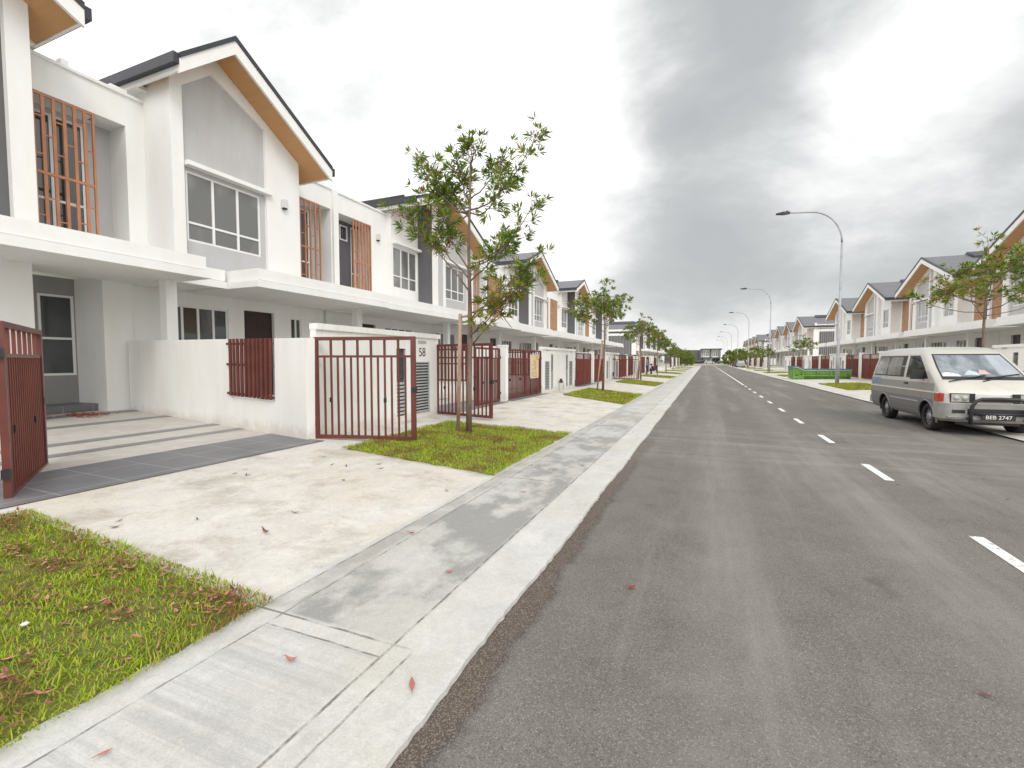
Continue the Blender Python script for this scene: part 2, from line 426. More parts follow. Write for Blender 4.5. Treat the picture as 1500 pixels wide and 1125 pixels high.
# ------------------------------------------------------------------ camera
cd = bpy.data.cameras.new('camera'); cam = bpy.data.objects.new('camera', cd); COL.objects.link(cam)
cd.sensor_width = 36; cd.lens = 36*680/1500; cd.clip_end = 2000; cd.clip_start = .05
xv, yv, f = 1034-750, -(528-562.5), 680.0
d = Vector((xv, yv, -f)).normalized()
u = Vector((0, -d.z, d.y)).normalized()
if u.y < 0: u = -u
xw = d.cross(u)
R = Matrix((xw, d, u))            # rows: world axes in camera coordinates -> camera-to-world rotation
cam.matrix_world = Matrix.Translation((0, 0, 1.5)) @ R.to_4x4()
scn.camera = cam

# ------------------------------------------------------------------ ground and road
def ground():
    sheet('ground', -400, 400, -60, 900, -.06, FARGR)
    sheet('road', -1.06, 5.45, -8, 142, 0, ASPH)
    sheet('cross_road', -60, 70, 142.2, 152, -.004, ASPH)
ground()
# left pavement: kerb band + walkway; ragged road edge
def ragged(name, xa, xb, y0, y1, z, m, amp=.03, step=.05, side='b'):
    """strip between x=xa and x=xb whose 'b' edge is irregular"""
    vs = []; fs = []; y = y0; i = 0; w = 0
    while y <= y1:
        w = .010*math.sin(y*2.1) + random.uniform(-amp, amp)*(.20 if random.random() < .88 else .55)
        st = step if y < 12 else step*10
        a, bb = xa, xb + w
        vs += [(a, y, z), (bb, y, z), (bb + .004, y, z - .035)]
        if i:
            k = 3*(i-1); fs += [(k, k+1, k+4, k+3), (k+1, k+2, k+5, k+4)]
        y += st; i += 1
    me = bpy.data.meshes.new(name); me.from_pydata(vs, [], fs); me.materials.append(m)
    return tag(link(name, me), kind='structure')
ragged('pavement', -2.5, -1.05, -8, 142, .024, CWALK)
# driveway / verge concrete rises gently to the gates, then the porches
sheet('driveway', -6.06, -2.5, -8, 142, .11, CDRIVE, zr=.024)
sheet('forecourt', -14.3, -6.06, -8, 142, .22, CDRIVE, zr=.11)
sheet('right_kerb', 5.40, 6.15, -8, 142, .03, CKERB)
sheet('right_pavement', 6.15, 10.6, -8, 142, .03, CDRIVE, zr=.11)
sheet('right_forecourt', 10.6, 19, -8, 142, .11, CDRIVE, zr=.2)
for (xa, xb) in ((-60, -14.3), (19, 60)): sheet('back_land', xa, xb, -20, 142, -.03, FARGR)
# porch tiles of the nearest lots (follow the slope)
def porch(y0, y1, nm='porch_floor', g0=None, g1=None):
    g0 = y0 if g0 is None else g0; g1 = y1 if g1 is None else g1
    def zz(x): return .11 + (-6.06 - x)*(.11/8.24)
    def st(nm2, xa, xb, dz, m):
        me = bpy.data.meshes.new(nm2)
        ya, yb = (g0, g1) if xb > -6.5 else (y0, y1)
        me.from_pydata([(xa, ya, zz(xa)+dz), (xb, ya, zz(xb)+dz), (xb, yb, zz(xb)+dz), (xa, yb, zz(xa)+dz)], [], [(0,1,2,3)])
        me.materials.append(m); tag(link(nm2, me), kind='structure')
    st(nm, -14.2, -6.6, .006, TBEIGE)
    st('porch_floor', -6.6, -6.05, .006, TBEIGE)
    st('dark_tile_band', -7.47, -6.6, .010, TDARK); st('dark_tile_band', -6.6, -6.05, .010, TDARK)
    for xa, xb in ((-8.62, -8.36), (-9.62, -9.32), (-11.85, -11.5), (-13.7, -13.3)): st('dark_tile_strip', xa, xb, .010, TSTRIP)
porch(-2.5, 7.3, g1=6.1); porch(7.45, 14.3, g0=10.4); porch(14.6, 21, g1=18.5); porch(21.3, 27.8, g0=24.0)

# road markings
def dash(x, y, l=1.0, w=.10):
    mb = MB(PAINT); mb.add([(x-w/2, y, .004), (x+w/2, y, .004), (x+w/2, y+l, .004), (x-w/2, y+l, .004)], [(0,1,2,3)])
    return mb
ym = [4.1, 7.1, 9.96, 12.8, 15.6, 18.4, 21.2, 24.0, 26.7, 29.3]
proto = None
for i, y in enumerate([1.7] + ym):
    me = bpy.data.meshes.new('lane_marking') if proto is None else proto.data
    if proto is None:
        me.from_pydata([(-.05, 0, 0), (.05, 0, 0), (.05, 1.0, 0), (-.05, 1.0, 0)], [], [(0,1,2,3)]); me.materials.append(PAINT)
    o = link('lane_marking', me); proto = proto or o
    o.location = (2.15, y, .004)
    tag(o, kind='structure')
o = sheet('centre_line', 2.1, 2.2, 31.5, 140, .004, PAINT)
sheet('stop_line', -1.0, 2.1, 138.6, 139.0, .004, PAINT)
sheet('give_way_line', 4.1, 5.4, 47.6, 47.8, .004, PAINT)

# ------------------------------------------------------------------ grass patches
def blades_mesh(name, poly, n, h0, h1, z0=.0, w=.006, zfun=None):
    """curved blades in a quadrilateral (bilinear) region"""
    P = [np.array(q, float) for q in poly]
    uu, vv = rng.random(n), rng.random(n)
    # ragged edge
    e = .02
    uu = uu*(1+2*e)-e; vv = vv*(1+2*e)-e
    base = ((1-uu)*(1-vv))[:, None]*P[0] + (uu*(1-vv))[:, None]*P[1] + (uu*vv)[:, None]*P[2] + ((1-uu)*vv)[:, None]*P[3]
    clump = np.sin(base[:, 0]*5.1+1)*np.cos(base[:, 1]*4.3) + np.sin(base[:, 0]*13+base[:, 1]*11)*.5
    h = (h0 + (h1-h0)*rng.random(n)**1.6) * (1 + .28*clump)
    az = rng.random(n)*2*PI; lean = (.25 + .9*rng.random(n))*h
    dx, dy = np.cos(az), np.sin(az); px, py = -dy, dx
    ww = w*(.6 + .8*rng.random(n))
    z = np.full(n, z0) if zfun is None else zfun(base[:, 0])
    V = np.zeros((n, 5, 3))
    for k, (t, s, wd) in enumerate(((0, -1, 1), (0, 1, 1), (.55, -1, .75), (.55, 1, .75), (1, 0, 0))):
        off = lean*t*t
        V[:, k, 0] = base[:, 0] + dx*off + px*ww*s*wd*.5
        V[:, k, 1] = base[:, 1] + dy*off + py*ww*s*wd*.5
        V[:, k, 2] = z + h*t*(1-.25*t)
    me = bpy.data.meshes.new(name)
    me.vertices.add(n*5); me.vertices.foreach_set('co', V.reshape(-1))
    fl = np.array([[0, 1, 3, 2], [2, 3, 4, 4]])
    loops = np.zeros((n, 7), int); b = (np.arange(n)*5)[:, None]
    loops[:] = b + np.array([0, 1, 3, 2, 2, 3, 4])
    me.loops.add(n*7); me.loops.foreach_set('vertex_index', loops.reshape(-1))
    me.polygons.add(n*2)
    ls = np.stack([np.arange(n)*7, np.arange(n)*7+4], 1).reshape(-1)
    me.polygons.foreach_set('loop_start', ls)
    me.materials.append(BLADE); me.update(calc_edges=True); me.validate()
    return me
def zslope(x): return .024 + np.clip((-2.5 - x), 0, 9)*(.086/3.56)
def turf(poly, n, h0, h1, w, label, leaves=0):
    # raised turf pad with irregular outline
    P = [Vector((*q, 0)) for q in poly]; pts = []
    for i in range(4):
        a, b = P[i], P[(i+1) % 4]; L = (b-a).length; k = max(4, int(L/.12))
        for j in range(k):
            q = a.lerp(b, j/k); nrm = Vector((-(b-a).y, (b-a).x, 0)).normalized()
            pts.append(q + nrm*random.uniform(-.02, .03))
    n_ = len(pts); c = sum(pts, Vector())/n_
    vs = [(p.x, p.y, float(zslope(p.x))+.002) for p in pts] + [(p.x*.985+c.x*.015, p.y*.985+c.y*.015, float(zslope(p.x))+.028) for p in pts] + [(c.x, c.y, float(zslope(c.x))+.03)]
    fs = [(i, (i+1) % n_, n_+(i+1) % n_, n_+i) for i in range(n_)] + [(n_+i, n_+(i+1) % n_, 2*n_) for i in range(n_)]
    me = bpy.data.meshes.new('grass_turf'); me.from_pydata(vs, [], fs); me.materials.append(SOIL)
    o = tag(link('grass_turf', me), label + ', soil under the blades', 'turf', None, 'stuff')
    g = link('grass', blades_mesh('grass', poly, n, h0, h1, 0, w, lambda x: zslope(x)+.024))
    tag(g, label, 'grass', None, 'stuff')
    if leaves: litter(poly, leaves, label)
def leaf_geo(mb, c, L, W, az, curl, tilt, m=None):
    """one curled lanceolate leaf: 2x4 quads"""
    ux, uy = math.cos(az), math.sin(az)
    vs = []
    K = 4
    for i in range(K+1):
        t = i/K; w = W*math.sin(PI*min(max(t, .04), .97))**.8*.5
        s = (t-.5)*L; z = curl*L*(2*t-1)**2 + tilt*s
        for q in (-1, 0, 1):
            vs.append((c[0]+ux*s - uy*w*q, c[1]+uy*s + ux*w*q, c[2] + z + (abs(q))*w*.5))
    fs = []
    for i in range(K):
        for q in (0, 1): a = i*3+q; fs.append((a, a+1, a+4, a+3))
    mb.add(vs, fs, m)
def litter(poly, n, label):
    mb = MB(DEADL); P = [np.array(q, float) for q in poly]
    for i in range(n):
        # most of the leaves gather along the edges
        a, b = random.random(), random.random()
        if random.random() < .45:
            if random.random() < .5: b = random.choice((random.uniform(0, .08), random.uniform(.92, 1)))
            else: a = random.choice((random.uniform(0, .08), random.uniform(.92, 1)))
        elif random.random() < .72:
            ca, cb = random.choice(((.62, .80), (.50, .90), (.80, .86), (.70, .62), (.42, .76), (.85, .70), (.60, .93), (.90, .94), (.33, .88)))
            a = min(1, max(0, ca+random.gauss(0, .035))); b = min(1, max(0, cb+random.gauss(0, .022)))
        q = (1-a)*(1-b)*P[0] + a*(1-b)*P[1] + a*b*P[2] + (1-a)*b*P[3]
        leaf_geo(mb, (q[0], q[1], float(zslope(q[0]))+.035+random.uniform(0, .035)), random.uniform(.025, .07), random.uniform(.008, .022),
                 random.uniform(0, 2*PI), random.uniform(.02, .3), random.uniform(-.2, .2))
    tag(mb.build('leaf_litter'), 'dry brown leaves scattered over the ' + label, 'leaf litter', None, 'stuff')
turf([(-5.66, -1.2), (-2.45, -1.2), (-2.45, 1.93), (-5.66, 2.1)], 70000, .014, .062, .006, 'lawn patch at the bottom left beside the ribbed slab', 1050)
turf([(-5.25, 5.75), (-2.5, 5.35), (-2.5, 8.9), (-5.35, 9.1)], 30000, .03, .07, .008, 'lawn patch under the nearest tree', 130)
turf([(-5.3, 18.2), (-2.5, 15.7), (-2.5, 20.3), (-5.3, 22.8)], 11000, .04, .09, .016, 'lawn patch under the second tree of the left row', 20)
pg = [(-5.3, 30.2), (-2.6, 27.4), (-2.5, 31.4), (-5.3, 34.2)]
NTH = ['first', 'second', 'third', 'fourth', 'fifth', 'sixth', 'seventh', 'eighth', 'ninth', 'tenth', 'eleventh', 'twelfth', 'thirteenth', 'fourteenth', 'fifteenth', 'sixteenth']
for k in range(7):
    turf([(x, y + 12.6*k) for x, y in pg], 5000 if k < 3 else 2500, .05, .1, .03, 'lawn patch, %s of the left verge counted from the camera' % NTH[k+3])
def zr_(x): return .03 + (x-6.15)*(.08/4.45)
_zs = zslope
def zslope(x): return np.where(np.asarray(x) > 0, .03 + (np.asarray(x)-6.15)*(.08/4.45), _zs(x))
for k, (y0, y1) in enumerate(((13.2, 18.5), (27.4, 34.9), (48, 53), (60, 66), (73, 79), (86, 92), (100, 106), (113, 119), (126, 132))):
    turf([(6.5, y0), (8.9, y0+1), (8.9, y1), (6.5, y1-1)], 6000 if k < 3 else 2500, .04, .1, .025, 'lawn patch, %s of the right verge counted from the camera' % NTH[k])

# ------------------------------------------------------------------ houses
# local frame: u (x) points to the street, u=0 is the gable front; y runs along the street; z up
def holes_wall(mb, u0, u1, y0, y1, z0, z1, holes, m=None):
    """wall slab with rectangular holes (y0,y1,z0,z1), holes must not overlap in y"""
    holes = sorted(holes); y = y0
    for (a, b, c, e) in holes:
        if a > y: mb.box(u0, u1, y, a, z0, z1, m)
        if c > z0: mb.box(u0, u1, a, b, z0, c, m)
        if e < z1: mb.box(u0, u1, a, b, e, z1, m)
        y = b
    if y < y1: mb.box(u0, u1, y, y1, z0, z1, m)
def fin(mb, name, root, s):
    if s < 0: mb.mirror()
    return mb.build(name, root)
def window(root, s, u, y0, y1, z0, z1, cols, trans=.25, ledge=None, g=None, depth=.07):
    """white frame with mullions, glass pane behind, optional ledge above; u = outer wall face"""
    t = .055; a = MB(ALU); ua, ub = u-depth-.03, u-depth+.03
    a.box(ua, ub, y0, y1, z0, z0+t); a.box(ua, ub, y0, y1, z1-t, z1)
    a.box(ua, ub, y0, y0+t, z0+t, z1-t); a.box(ua, ub, y1-t, y1, z0+t, z1-t)
    zt = z0 + (z1-z0)*trans
    if trans: a.box(ua-.003, ub+.003, y0+t, y1-t, zt-t*.5, zt+t*.5)
    for k in range(1, cols):
        yy = y0 + (y1-y0)*k/cols; a.box(ua-.006, ub+.006, yy-t*.6, yy+t*.6, z0+t, z1-t)
    w = fin(a, 'window', root, s)
    q = MB(g or GLASS); q.box(u-depth-.012, u-depth+.008, y0+t*.5, y1-t*.5, z0+t*.5, z1-t*.5)
    fin(q, 'window_pane', w, s)
    # room behind is closed by a dull board
    if ledge:
        l = MB(WHITE); l.box(u-.05, u+.22, ledge[0], ledge[1], z1+.09, z1+.20)
        fin(l, 'window_ledge', w, s)
    return w
def grille(root, s, u, y0, y1, z0, z1, dense=False, nm='window_grille'):
    a = MB(TAN if dense else ORANGE); t = .045; n = 5 if not dense else 13; hw = .031 if not dense else .036
    zm = z0 + (z1-z0)*.47
    a.box(u, u+t, y0, y1, z1-t, z1); a.box(u, u+t, y0, y1, z0, z0+t)
    a.box(u, u+t, y0, y0+t, z0+t, z1-t); a.box(u, u+t, y1-t, y1, z0+t, z1-t)
    a.box(u-.004, u+t+.004, y0+t, y1-t, zm-.03, zm+.03)
    ys = [y0 + (y1-y0)*k/(n+1) for k in range(1, n+1)]
    for k, yy in enumerate(ys): a.box(u+.004, u+t-.004, yy-hw, yy+hw, z0+t, z1-t)
    ys = [y0] + ys + [y1]; rr = random.Random(3)
    for k in range(n+1):
        for zz in ((.72, .30) if k % 2 else (.86, .18, .60)):
            zc = z0 + (z1-z0)*zz + rr.uniform(-.08, .08)
            a.box(u+.008, u+t-.008, ys[k]+hw, ys[k+1]-hw, zc-.014, zc+.014)
    # returns to the wall so the cage stands on something
    for yy in (y0+.02, y1-.05):
        for zz in (z0+.1, z1-.14): a.box(u-.10, u-.004, yy, yy+.03, zz, zz+.03)
    return fin(a, nm, root, s)
def wall_lamp(root, s, u, y, z):
    a = MB(LAMPW, BLACK); a.box(u+.01, u+.13, y-.08, y+.08, z-.13, z+.12); a.box(u+.02, u+.11, y-.06, y+.06, z-.17, z-.13, 1)
    a.box(u, u+.01, y-.05, y+.05, z-.05, z+.05)
    return fin(a, 'wall_lamp', root, s)
def downpipe(root, s, u, y, z0, z1):
    a = MB(ALU); a.tube([(u+.05, y, z0), (u+.05, y, z1)], .035, n=8)
    for zz in (z0+.6, (z0+z1)/2, z1-.4): a.box(u-.01, u+.09, y-.045, y+.045, zz, zz+.04)
    return fin(a, 'downpipe', root, s)
def roof(root, s, yl, zl, yp, zp, yr, zr, uf=.75, ub=-9.0, jack=True, half=None):
    """pitched roof with its ridge along u; 'half' keeps only the slope on one side of the ridge"""
    segs = []
    if half != 'R': segs.append((yl, zl, yp, zp))
    if half != 'L': segs.append((yp, zp, yr, zr))
    tb = MB(ROOF, DARKCAP); fa = MB(WHITE); so = MB(SOFFIT); gus = []
    for (a, za, b, zb) in segs:
        tb.prism([(a, za-.05), (b, zb-.05), (b, zb+.03), (a, za+.03)], ub, uf-.02, 0)
        tb.prism([(a, za-.06), (b, zb-.06), (b, zb+.07), (a, za+.07)], uf-.02, uf+.10, 1)          # dark verge trim
        fa.prism([(a, za-.40), (b, zb-.40), (b, zb-.06), (a, za-.06)], uf, uf+.07)
        sl_ = (zb-za)/(b-a); a2 = a+.055 if a == yl else a; b2 = b if b == yp else b-.055
        so.prism([(a2, za-.345+sl_*(a2-a)), (b2, zb-.345+sl_*(b2-b)), (b2, zb-.30+sl_*(b2-b)), (a2, za-.30+sl_*(a2-a))], -.9, uf-.004)
        e, ze, i = (a, za, 1) if (a == yl) else (b, zb, -1)
        if True:
            gu = MB(DARKCAP); gus.append(gu); gu.box(ub, uf+.06, e-.06*i-.07, e-.06*i+.07, ze-.20, ze+.04)                         # eaves gutter
            fa.prism([(e, ze-.34), (e+.05*i, ze-.34), (e+.05*i, ze-.2), (e, ze-.2)], ub, uf)
            fa.box(ub, -.9, min(e+.052*i, e+.26*i), max(e+.052*i, e+.26*i), ze-.336, ze-.24)
    r = fin(tb, 'roof', root, s); fin(fa, 'fascia', r, s); fin(so, 'soffit', r, s)
    for gu in gus: fin(gu, 'gutter', r, s)
    if jack:
        j = MB(DARKCAP); w = 1.15
        for (a, za, b, zb) in segs:
            if b == yp:
                sl = (zb-za)/(b-a); ww = min(w, (yp-yl)*.9)
                j.prism([(b-ww, zb-sl*ww-.0), (b, zb), (b, zb+.24), (b-ww, zb-sl*ww+.20)], ub, -2.0)
            else:
                sl = (zb-za)/(b-a)
                j.prism([(a, za), (a+w, za+sl*w), (a+w, za+sl*w+.20), (a, za+.24)], ub, -2.0)
        fin(j, 'raised_ridge', r, s)
    return r
def strip(mb, y0, y1, b0, b1, t0, t1, u0, u1, m=None):
    mb.prism([(y0, b0), (y1, b1), (y1, t1), (y0, t0)], u0, u1, m)
def ground_floor(root, s, wall, y0, y1, door, win, extra=None, right_col=True):
    """set-back ground floor wall at u=-1.6 with door and sliding window"""
    hs = []
    if door: hs.append((door[0], door[1], .28, 3.15))
    if win: hs.append((win[0], win[1], 1.15, 3.1))
    if extra: hs.append((extra[0], extra[1], 2.0, 3.05))
    holes_wall(wall, -1.8, -1.6, y0, y1, .1, 4.0, hs, 0)
    if door:
        a = MB(DOORM); a.box(-1.78, -1.72, door[0], door[1], .28, 3.15)
        dr = fin(a, 'door', root, s)
        a = MB(DOORM); yy = door[0]; 
        for k in range(5): a.box(-1.72, -1.70, door[0]+.12, door[1]-.12, .5+k*.52, .9+k*.52)
        a.box(-1.70, -1.64, door[1]-.14, door[1]-.10, 1.2, 1.45)
        fin(a, 'door_panel', dr, s)
    if win: window(root, s, -1.6, win[0], win[1], 1.15, 3.1, 4 if win[1]-win[0] > 1.5 else 2, 0, None, GLASSD)
    if extra: window(root, s, -1.6, extra[0], extra[1], 2.0, 3.05, 2, 0, None, GLASSD)
def canopy(root, s, pts_list):
    """porch slabs: (y0,y1,front u)"""
    a = MB(WHITE)
    for (y0, y1, uf, *fl) in pts_list:
        fl = fl[0] if fl else 'lr'
        a.box(-1.58, uf-.02, y0, y1, 3.50, 3.66)          # slab
        a.box(uf-.14, uf, y0, y1, 3.66, 3.95)            # upstand
        a.box(uf-.02, uf+.07, y0-.0, y1+.0, 3.45, 3.62)  # drip band
        if uf > .5:
            for ya, yb, q in ((y0-.09, y0, 'l'), (y1, y1+.09, 'r')):
                if q in fl: a.box(-1.0, uf+.07, ya, yb, 3.45, 3.62)
            for ya, yb, q in ((y0, y0+.12, 'l'), (y1-.12, y1, 'r')):
                if q in fl: a.box(-1.0, uf-.14, ya, yb, 3.66, 3.95)
    return fin(a, 'porch_canopy', root, s)
def column(root, s, y, u=-.15, w=.26):
    a = MB(WHITE); a.box(u-w/2, u+w/2, y-w/2, y+w/2, .1, 3.5)
    return fin(a, 'column', root, s)
PAR = 8.08
def flat_bay(root, s, wall, y0, y1, hole, gr, dark, small_win, zb=3.9, back=-1.78, uu=-1.1, full=False):
    """flat roofed wall with a deep opening; gr = grille y range, dark = colour of the recess"""
    holes_wall(wall, uu-.22, uu, y0, y1, zb, PAR, [(hole[0], hole[1], 4.1, 7.35)], 0)
    wall.box(uu-.24, uu+.05, y0, y1, PAR, PAR+.07, 0)                 # coping
    wall.box(back, uu-.22, hole[0]-.1, hole[0], 4.0, 7.5, 0)          # cheeks
    wall.box(back, uu-.22, hole[1], hole[1]+.1, 4.0, 7.5, 0)
    wall.box(back, uu-.22, hole[0]-.1, hole[1]+.1, 7.35, 7.5, 0)
    wall.box(back, uu-.22, hole[0]-.1, hole[1]+.1, 3.95, 4.1, 0)
    # recess back wall: painted stretch and window behind the grille
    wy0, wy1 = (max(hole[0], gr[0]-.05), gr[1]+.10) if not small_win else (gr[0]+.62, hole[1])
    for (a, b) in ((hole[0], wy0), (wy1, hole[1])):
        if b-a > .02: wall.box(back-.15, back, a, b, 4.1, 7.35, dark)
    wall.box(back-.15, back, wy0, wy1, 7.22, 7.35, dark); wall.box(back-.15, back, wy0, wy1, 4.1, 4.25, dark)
    w = window(root, s, back, wy0, wy1, 4.25, 7.22, 2, .34, None, GLASSD, .03)
    grille(root, s, uu-.03, gr[0], gr[1], 4.12, 7.33, full)
    if small_win:
        a = MB(ALU); y_, z_ = small_win; ww = .45; h = .62
        a.box(back, back+.04, y_, y_+ww, z_, z_+.05); a.box(back, back+.04, y_, y_+ww, z_+h-.05, z_+h)
        a.box(back, back+.04, y_, y_+.05, z_+.05, z_+h-.05); a.box(back, back+.04, y_+ww-.05, y_+ww, z_+.05, z_+h-.05)
        w2 = fin(a, 'window', root, s)
        a = MB(GLASSD); a.box(back+.004, back+.02, y_+.03, y_+ww-.03, z_+.03, z_+h-.03); fin(a, 'window_pane', w2, s)
def make_P(s, sym=False, end=False, full=False, nm='terrace_house'):
    """bay house: fin, deep opening with grille, recessed window bay, left half of the shared gable roof"""
    root = empty(nm); yp, zp = 5.72, 9.75
    wall = MB(WHITE, LGREY, DGREY, MGREY)
    wall.box(-9, -1.35, 0, 5.72, 3.9, 7.9, 0) if False else None
    wall.box(-1.3, -.98, -.27, -.01, 3.9, PAR+.05, 0)                  # fin on the party line
    hb = 2.2 if sym else 3.05
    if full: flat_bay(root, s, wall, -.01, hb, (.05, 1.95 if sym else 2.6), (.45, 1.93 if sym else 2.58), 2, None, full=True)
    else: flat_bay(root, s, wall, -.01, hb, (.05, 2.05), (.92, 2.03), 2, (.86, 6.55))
    # recessed bay
    ub = -.25 if sym else -.8; slope = (zp - (7.6 if sym else 8.6))/(5.3 if sym else 2.75)
    def zt(y): return zp - .3 - slope*abs(yp-y)
    wy = (2.8, 4.4) if sym else (3.18, 5.05)
    top = lambda y: zt(y)
    for (a, b, z0, z1) in ((hb, wy[0], 3.53, None), (wy[1], 5.15, 3.53, None)):
        strip(wall, a, b, z0, z0, top(a), top(b), ub-.2, ub, 0)
    wall.box(ub-.2, ub, wy[0], wy[1], 3.53, 4.85, 0)
    strip(wall, wy[0], wy[1], 6.72, 6.72, top(wy[0]), top(wy[1]), ub-.2, ub, 0)
    wall.box(-2.6, ub-.2, hb+.001, hb+.15, 3.6, top(hb), 0)               # near cheek of the bay
    window(root, s, ub, wy[0], wy[1], 4.85, 6.72, 3 if not sym else 2, .30, (3.12, 5.5) if not sym else None)
    # gable block, near part: dark return wall, white nib, groove
    strip(wall, 5.15, 5.2, 3.95, 3.95, zt(5.15), zt(5.2), ub-.4, .0-.02, 0 if sym else 2)
    strip(wall, 5.2, 5.72, 3.53, 3.53, zt(5.2), zt(5.72), -.4, 0, 0)
    roof(root, s, (-.5 if end else .4) if sym else 2.75 - (2.9 if end else 0), 7.55 if sym else (7.3 if end else 8.55), yp, zp, 99, 0, half='L')
    wall_lamp(root, s, -1.1, 2.45 if not full else 2.85, 6.95) if not sym else None
    # main volume behind
    wall.box(-9, -1.32, -.0, hb, 7.5, 7.9, 0)
    wall.box(-9, -2.75, -.12, -.0, .1, 7.1 if end else PAR, 0)
    strip(wall, hb, 5.72, 3.6, 3.6, zt(hb), zt(5.72), -9, -2.6, 0)
    if sym: 
        wall.box(-1.32, -1.1, 2.9, 3.05, PAR, PAR+.3, 0)
    if end:
        wall.prism([(-.25, .1), (-.13, .1), (-.13, 7.1), (-.25, 7.1)], -9, -.8, 0)
        a = MB(DGREY, GLASSD); a.box(-7.4, -1.7, -.32, -.26, 2.2, 6.6, 0)
        for k in range(18): a.box(-7.35+k*.31, -7.25+k*.31, -.36, -.32, 2.25, 6.55, MGREY)
        fin(a, 'screen_panel', root, s)
    ground_floor(root, s, wall, -.12, 5.72, (1.75, 2.9), (3.55, 5.7))
    fin(wall, 'wall', root, s)
    canopy(root, s, [(-.13, 6.72, 1.4, 'r')])
    column(root, s, .0)
    return root
def make_G(s, sym=False, full=False, nm='terrace_house'):
    """gable house: light grey gable panel with window, deep opening with grille; right half of the roof"""
    root = empty(nm); yp, zp = 5.72, 9.75
    yr, zr = (11.1, 7.6) if sym else (10.15, 7.75)
    slope = (zp-zr)/(yr-yp); wall = MB(WHITE, LGREY, DGREY, MGREY)
    def zt(y): return zp - .3 - slope*(y-yp)
    strip(wall, 5.73, 5.78, 3.53, 3.53, zt(5.73), zt(5.78), -.4, -.12, 3)
    strip(wall, 5.78, 6.22, 3.53, 3.53, zt(5.78), zt(6.22), -.4, -.03, 1)
    strip(wall, 6.22, 6.45, 3.53, 3.53, zt(6.22), zt(6.45), -.4, 0, 0)
    p0, p1 = 6.45, 8.85; w0, w1 = 6.5, 8.6
    # recessed light grey panel with frame
    wall.box(-.4, -.09, p0, w0, 3.53, 4.72, 1); wall.box(-.4, -.09, w0, w1, 3.53, 4.72, 1); wall.box(-.4, -.09, w1, p1, 3.53, 4.72, 1)
    wall.box(-.4, -.09, p0, w0, 4.72, 6.45, 1); wall.box(-.4, -.09, w1, p1, 4.72, 6.45, 1)
    strip(wall, p0, p1, 6.45, 6.45, zt(p0)-.45, zt(p1)-.45, -.4, -.09, 1)
    strip(wall, p0, p1, zt(p0)-.45, zt(p1)-.45, zt(p0), zt(p1), -.4, 0, 0)
    strip(wall, p1, 9.5, 3.53, 3.53, zt(p1), zt(9.5), -.4, 0, 0)
    window(root, s, -.09, w0, w1, 4.72, 6.45, 3, .28, (6.4, 8.98), None, .05)
    strip(wall, 9.3, 9.5, 3.6, 3.6, zt(9.3), zt(9.5), -2.6, -.4, 0)
    roof(root, s, 0, 0, yp, zp, yr, zr, half='R')
    wall_lamp(root, s, 0, 9.2, 6.55)
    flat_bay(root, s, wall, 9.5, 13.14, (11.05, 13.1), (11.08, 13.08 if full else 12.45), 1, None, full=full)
    wall.box(-9, -1.32, 9.5, 13.14, 7.5, 7.9, 0)
    strip(wall, 5.73, 9.5, 3.6, 3.6, zt(5.73), zt(9.5), -9, -2.6, 0)
    wall.box(-9, -2.75, 13.0, 13.14, .1, PAR, 0)
    ground_floor(root, s, wall, 5.73, 13.14, (10.9, 11.9), (8.0, 10.2), (7.3, 7.85))
    fin(wall, 'wall', root, s)
    canopy(root, s, [(6.83, 7.85, .25), (7.95, 13.265, 1.4, 'l')])
    column(root, s, 6.75)
    if not sym: downpipe(root, s, -.12, 5.755, 3.95, 9.2)
    return root
PL = make_P(1); GL = make_G(1); PLe = make_P(1, end=True, full=True); PL2 = make_P(1, full=True); GL2 = make_G(1, full=True)
PR = make_P(-1, True, full=True); GR = make_G(-1, True, full=True); PRe = make_P(-1, True, True, full=True)
used = set()
def place_house(proto, x, y, z, label, group):
    if proto.name not in used: used.add(proto.name); o = proto
    else: o = copy_tree(proto)
    o.location = (x, y, z); tag(o, label, 'house', group); return o
XL, XR = -12.4, 16.7
def kind(k): return 'window bay' if k == 0 else 'grey gable panel'
blocks = [('left', PL, GL, PLe, XL, [(14.45+13.4*i, 0 if i == 0 else -.06) for i in range(4)], 2), ]
i = 2
for k in range(4):
    g = 14.45+13.4*k; dz = -.02 - .05*min(k, 1)
    place_house(PL if k == 0 else PL2, XL, g, dz, 'white house with dark grey side strip beside its window, %s in the left row' % NTH[i], 'houses of the left row'); i += 1
    place_house(GL if k == 0 else GL2, XL, g, dz, 'white house with light grey gable panel, %s in the left row' % NTH[i], 'houses of the left row'); i += 1
j = 0
for k in range(4):
    g = 97.5+13.4*k
    place_house(PLe if k == 0 else PL2, XL, g, 0, ('white end house with a bare side wall, first of the far left block' if k == 0 else 'small white window bay house, %s of the far left block' % NTH[j]), 'houses of the far left block'); j += 1
    place_house(GL2, XL, g, 0, 'small white grey-gabled house, %s of the far left block' % NTH[j], 'houses of the far left block'); j += 1
j = 0
for k in range(5):
    g = 15.2+13.4*k
    place_house(PR, XR, g, 0, 'white terrace house with plain white front, %s house of the right row' % NTH[j], 'houses of the right row'); j += 1
    place_house(GR, XR, g, 0, 'white terrace house with light grey gable panel, %s house of the right row' % NTH[j], 'houses of the right row'); j += 1
j = 0
for k in range(4):
    g = 97.0+13.4*k
    place_house(PRe if k == 0 else PR, XR, g, 0, ('white end house with dark slatted screen on its side, first of far right block' if k == 0 else 'distant white bay house, %s of the far right block' % NTH[j]), 'houses of the far right block'); j += 1
    place_house(GR, XR, g, 0, 'distant white gable house, %s of the far right block' % NTH[j], 'houses of the far right block'); j += 1
j = 0
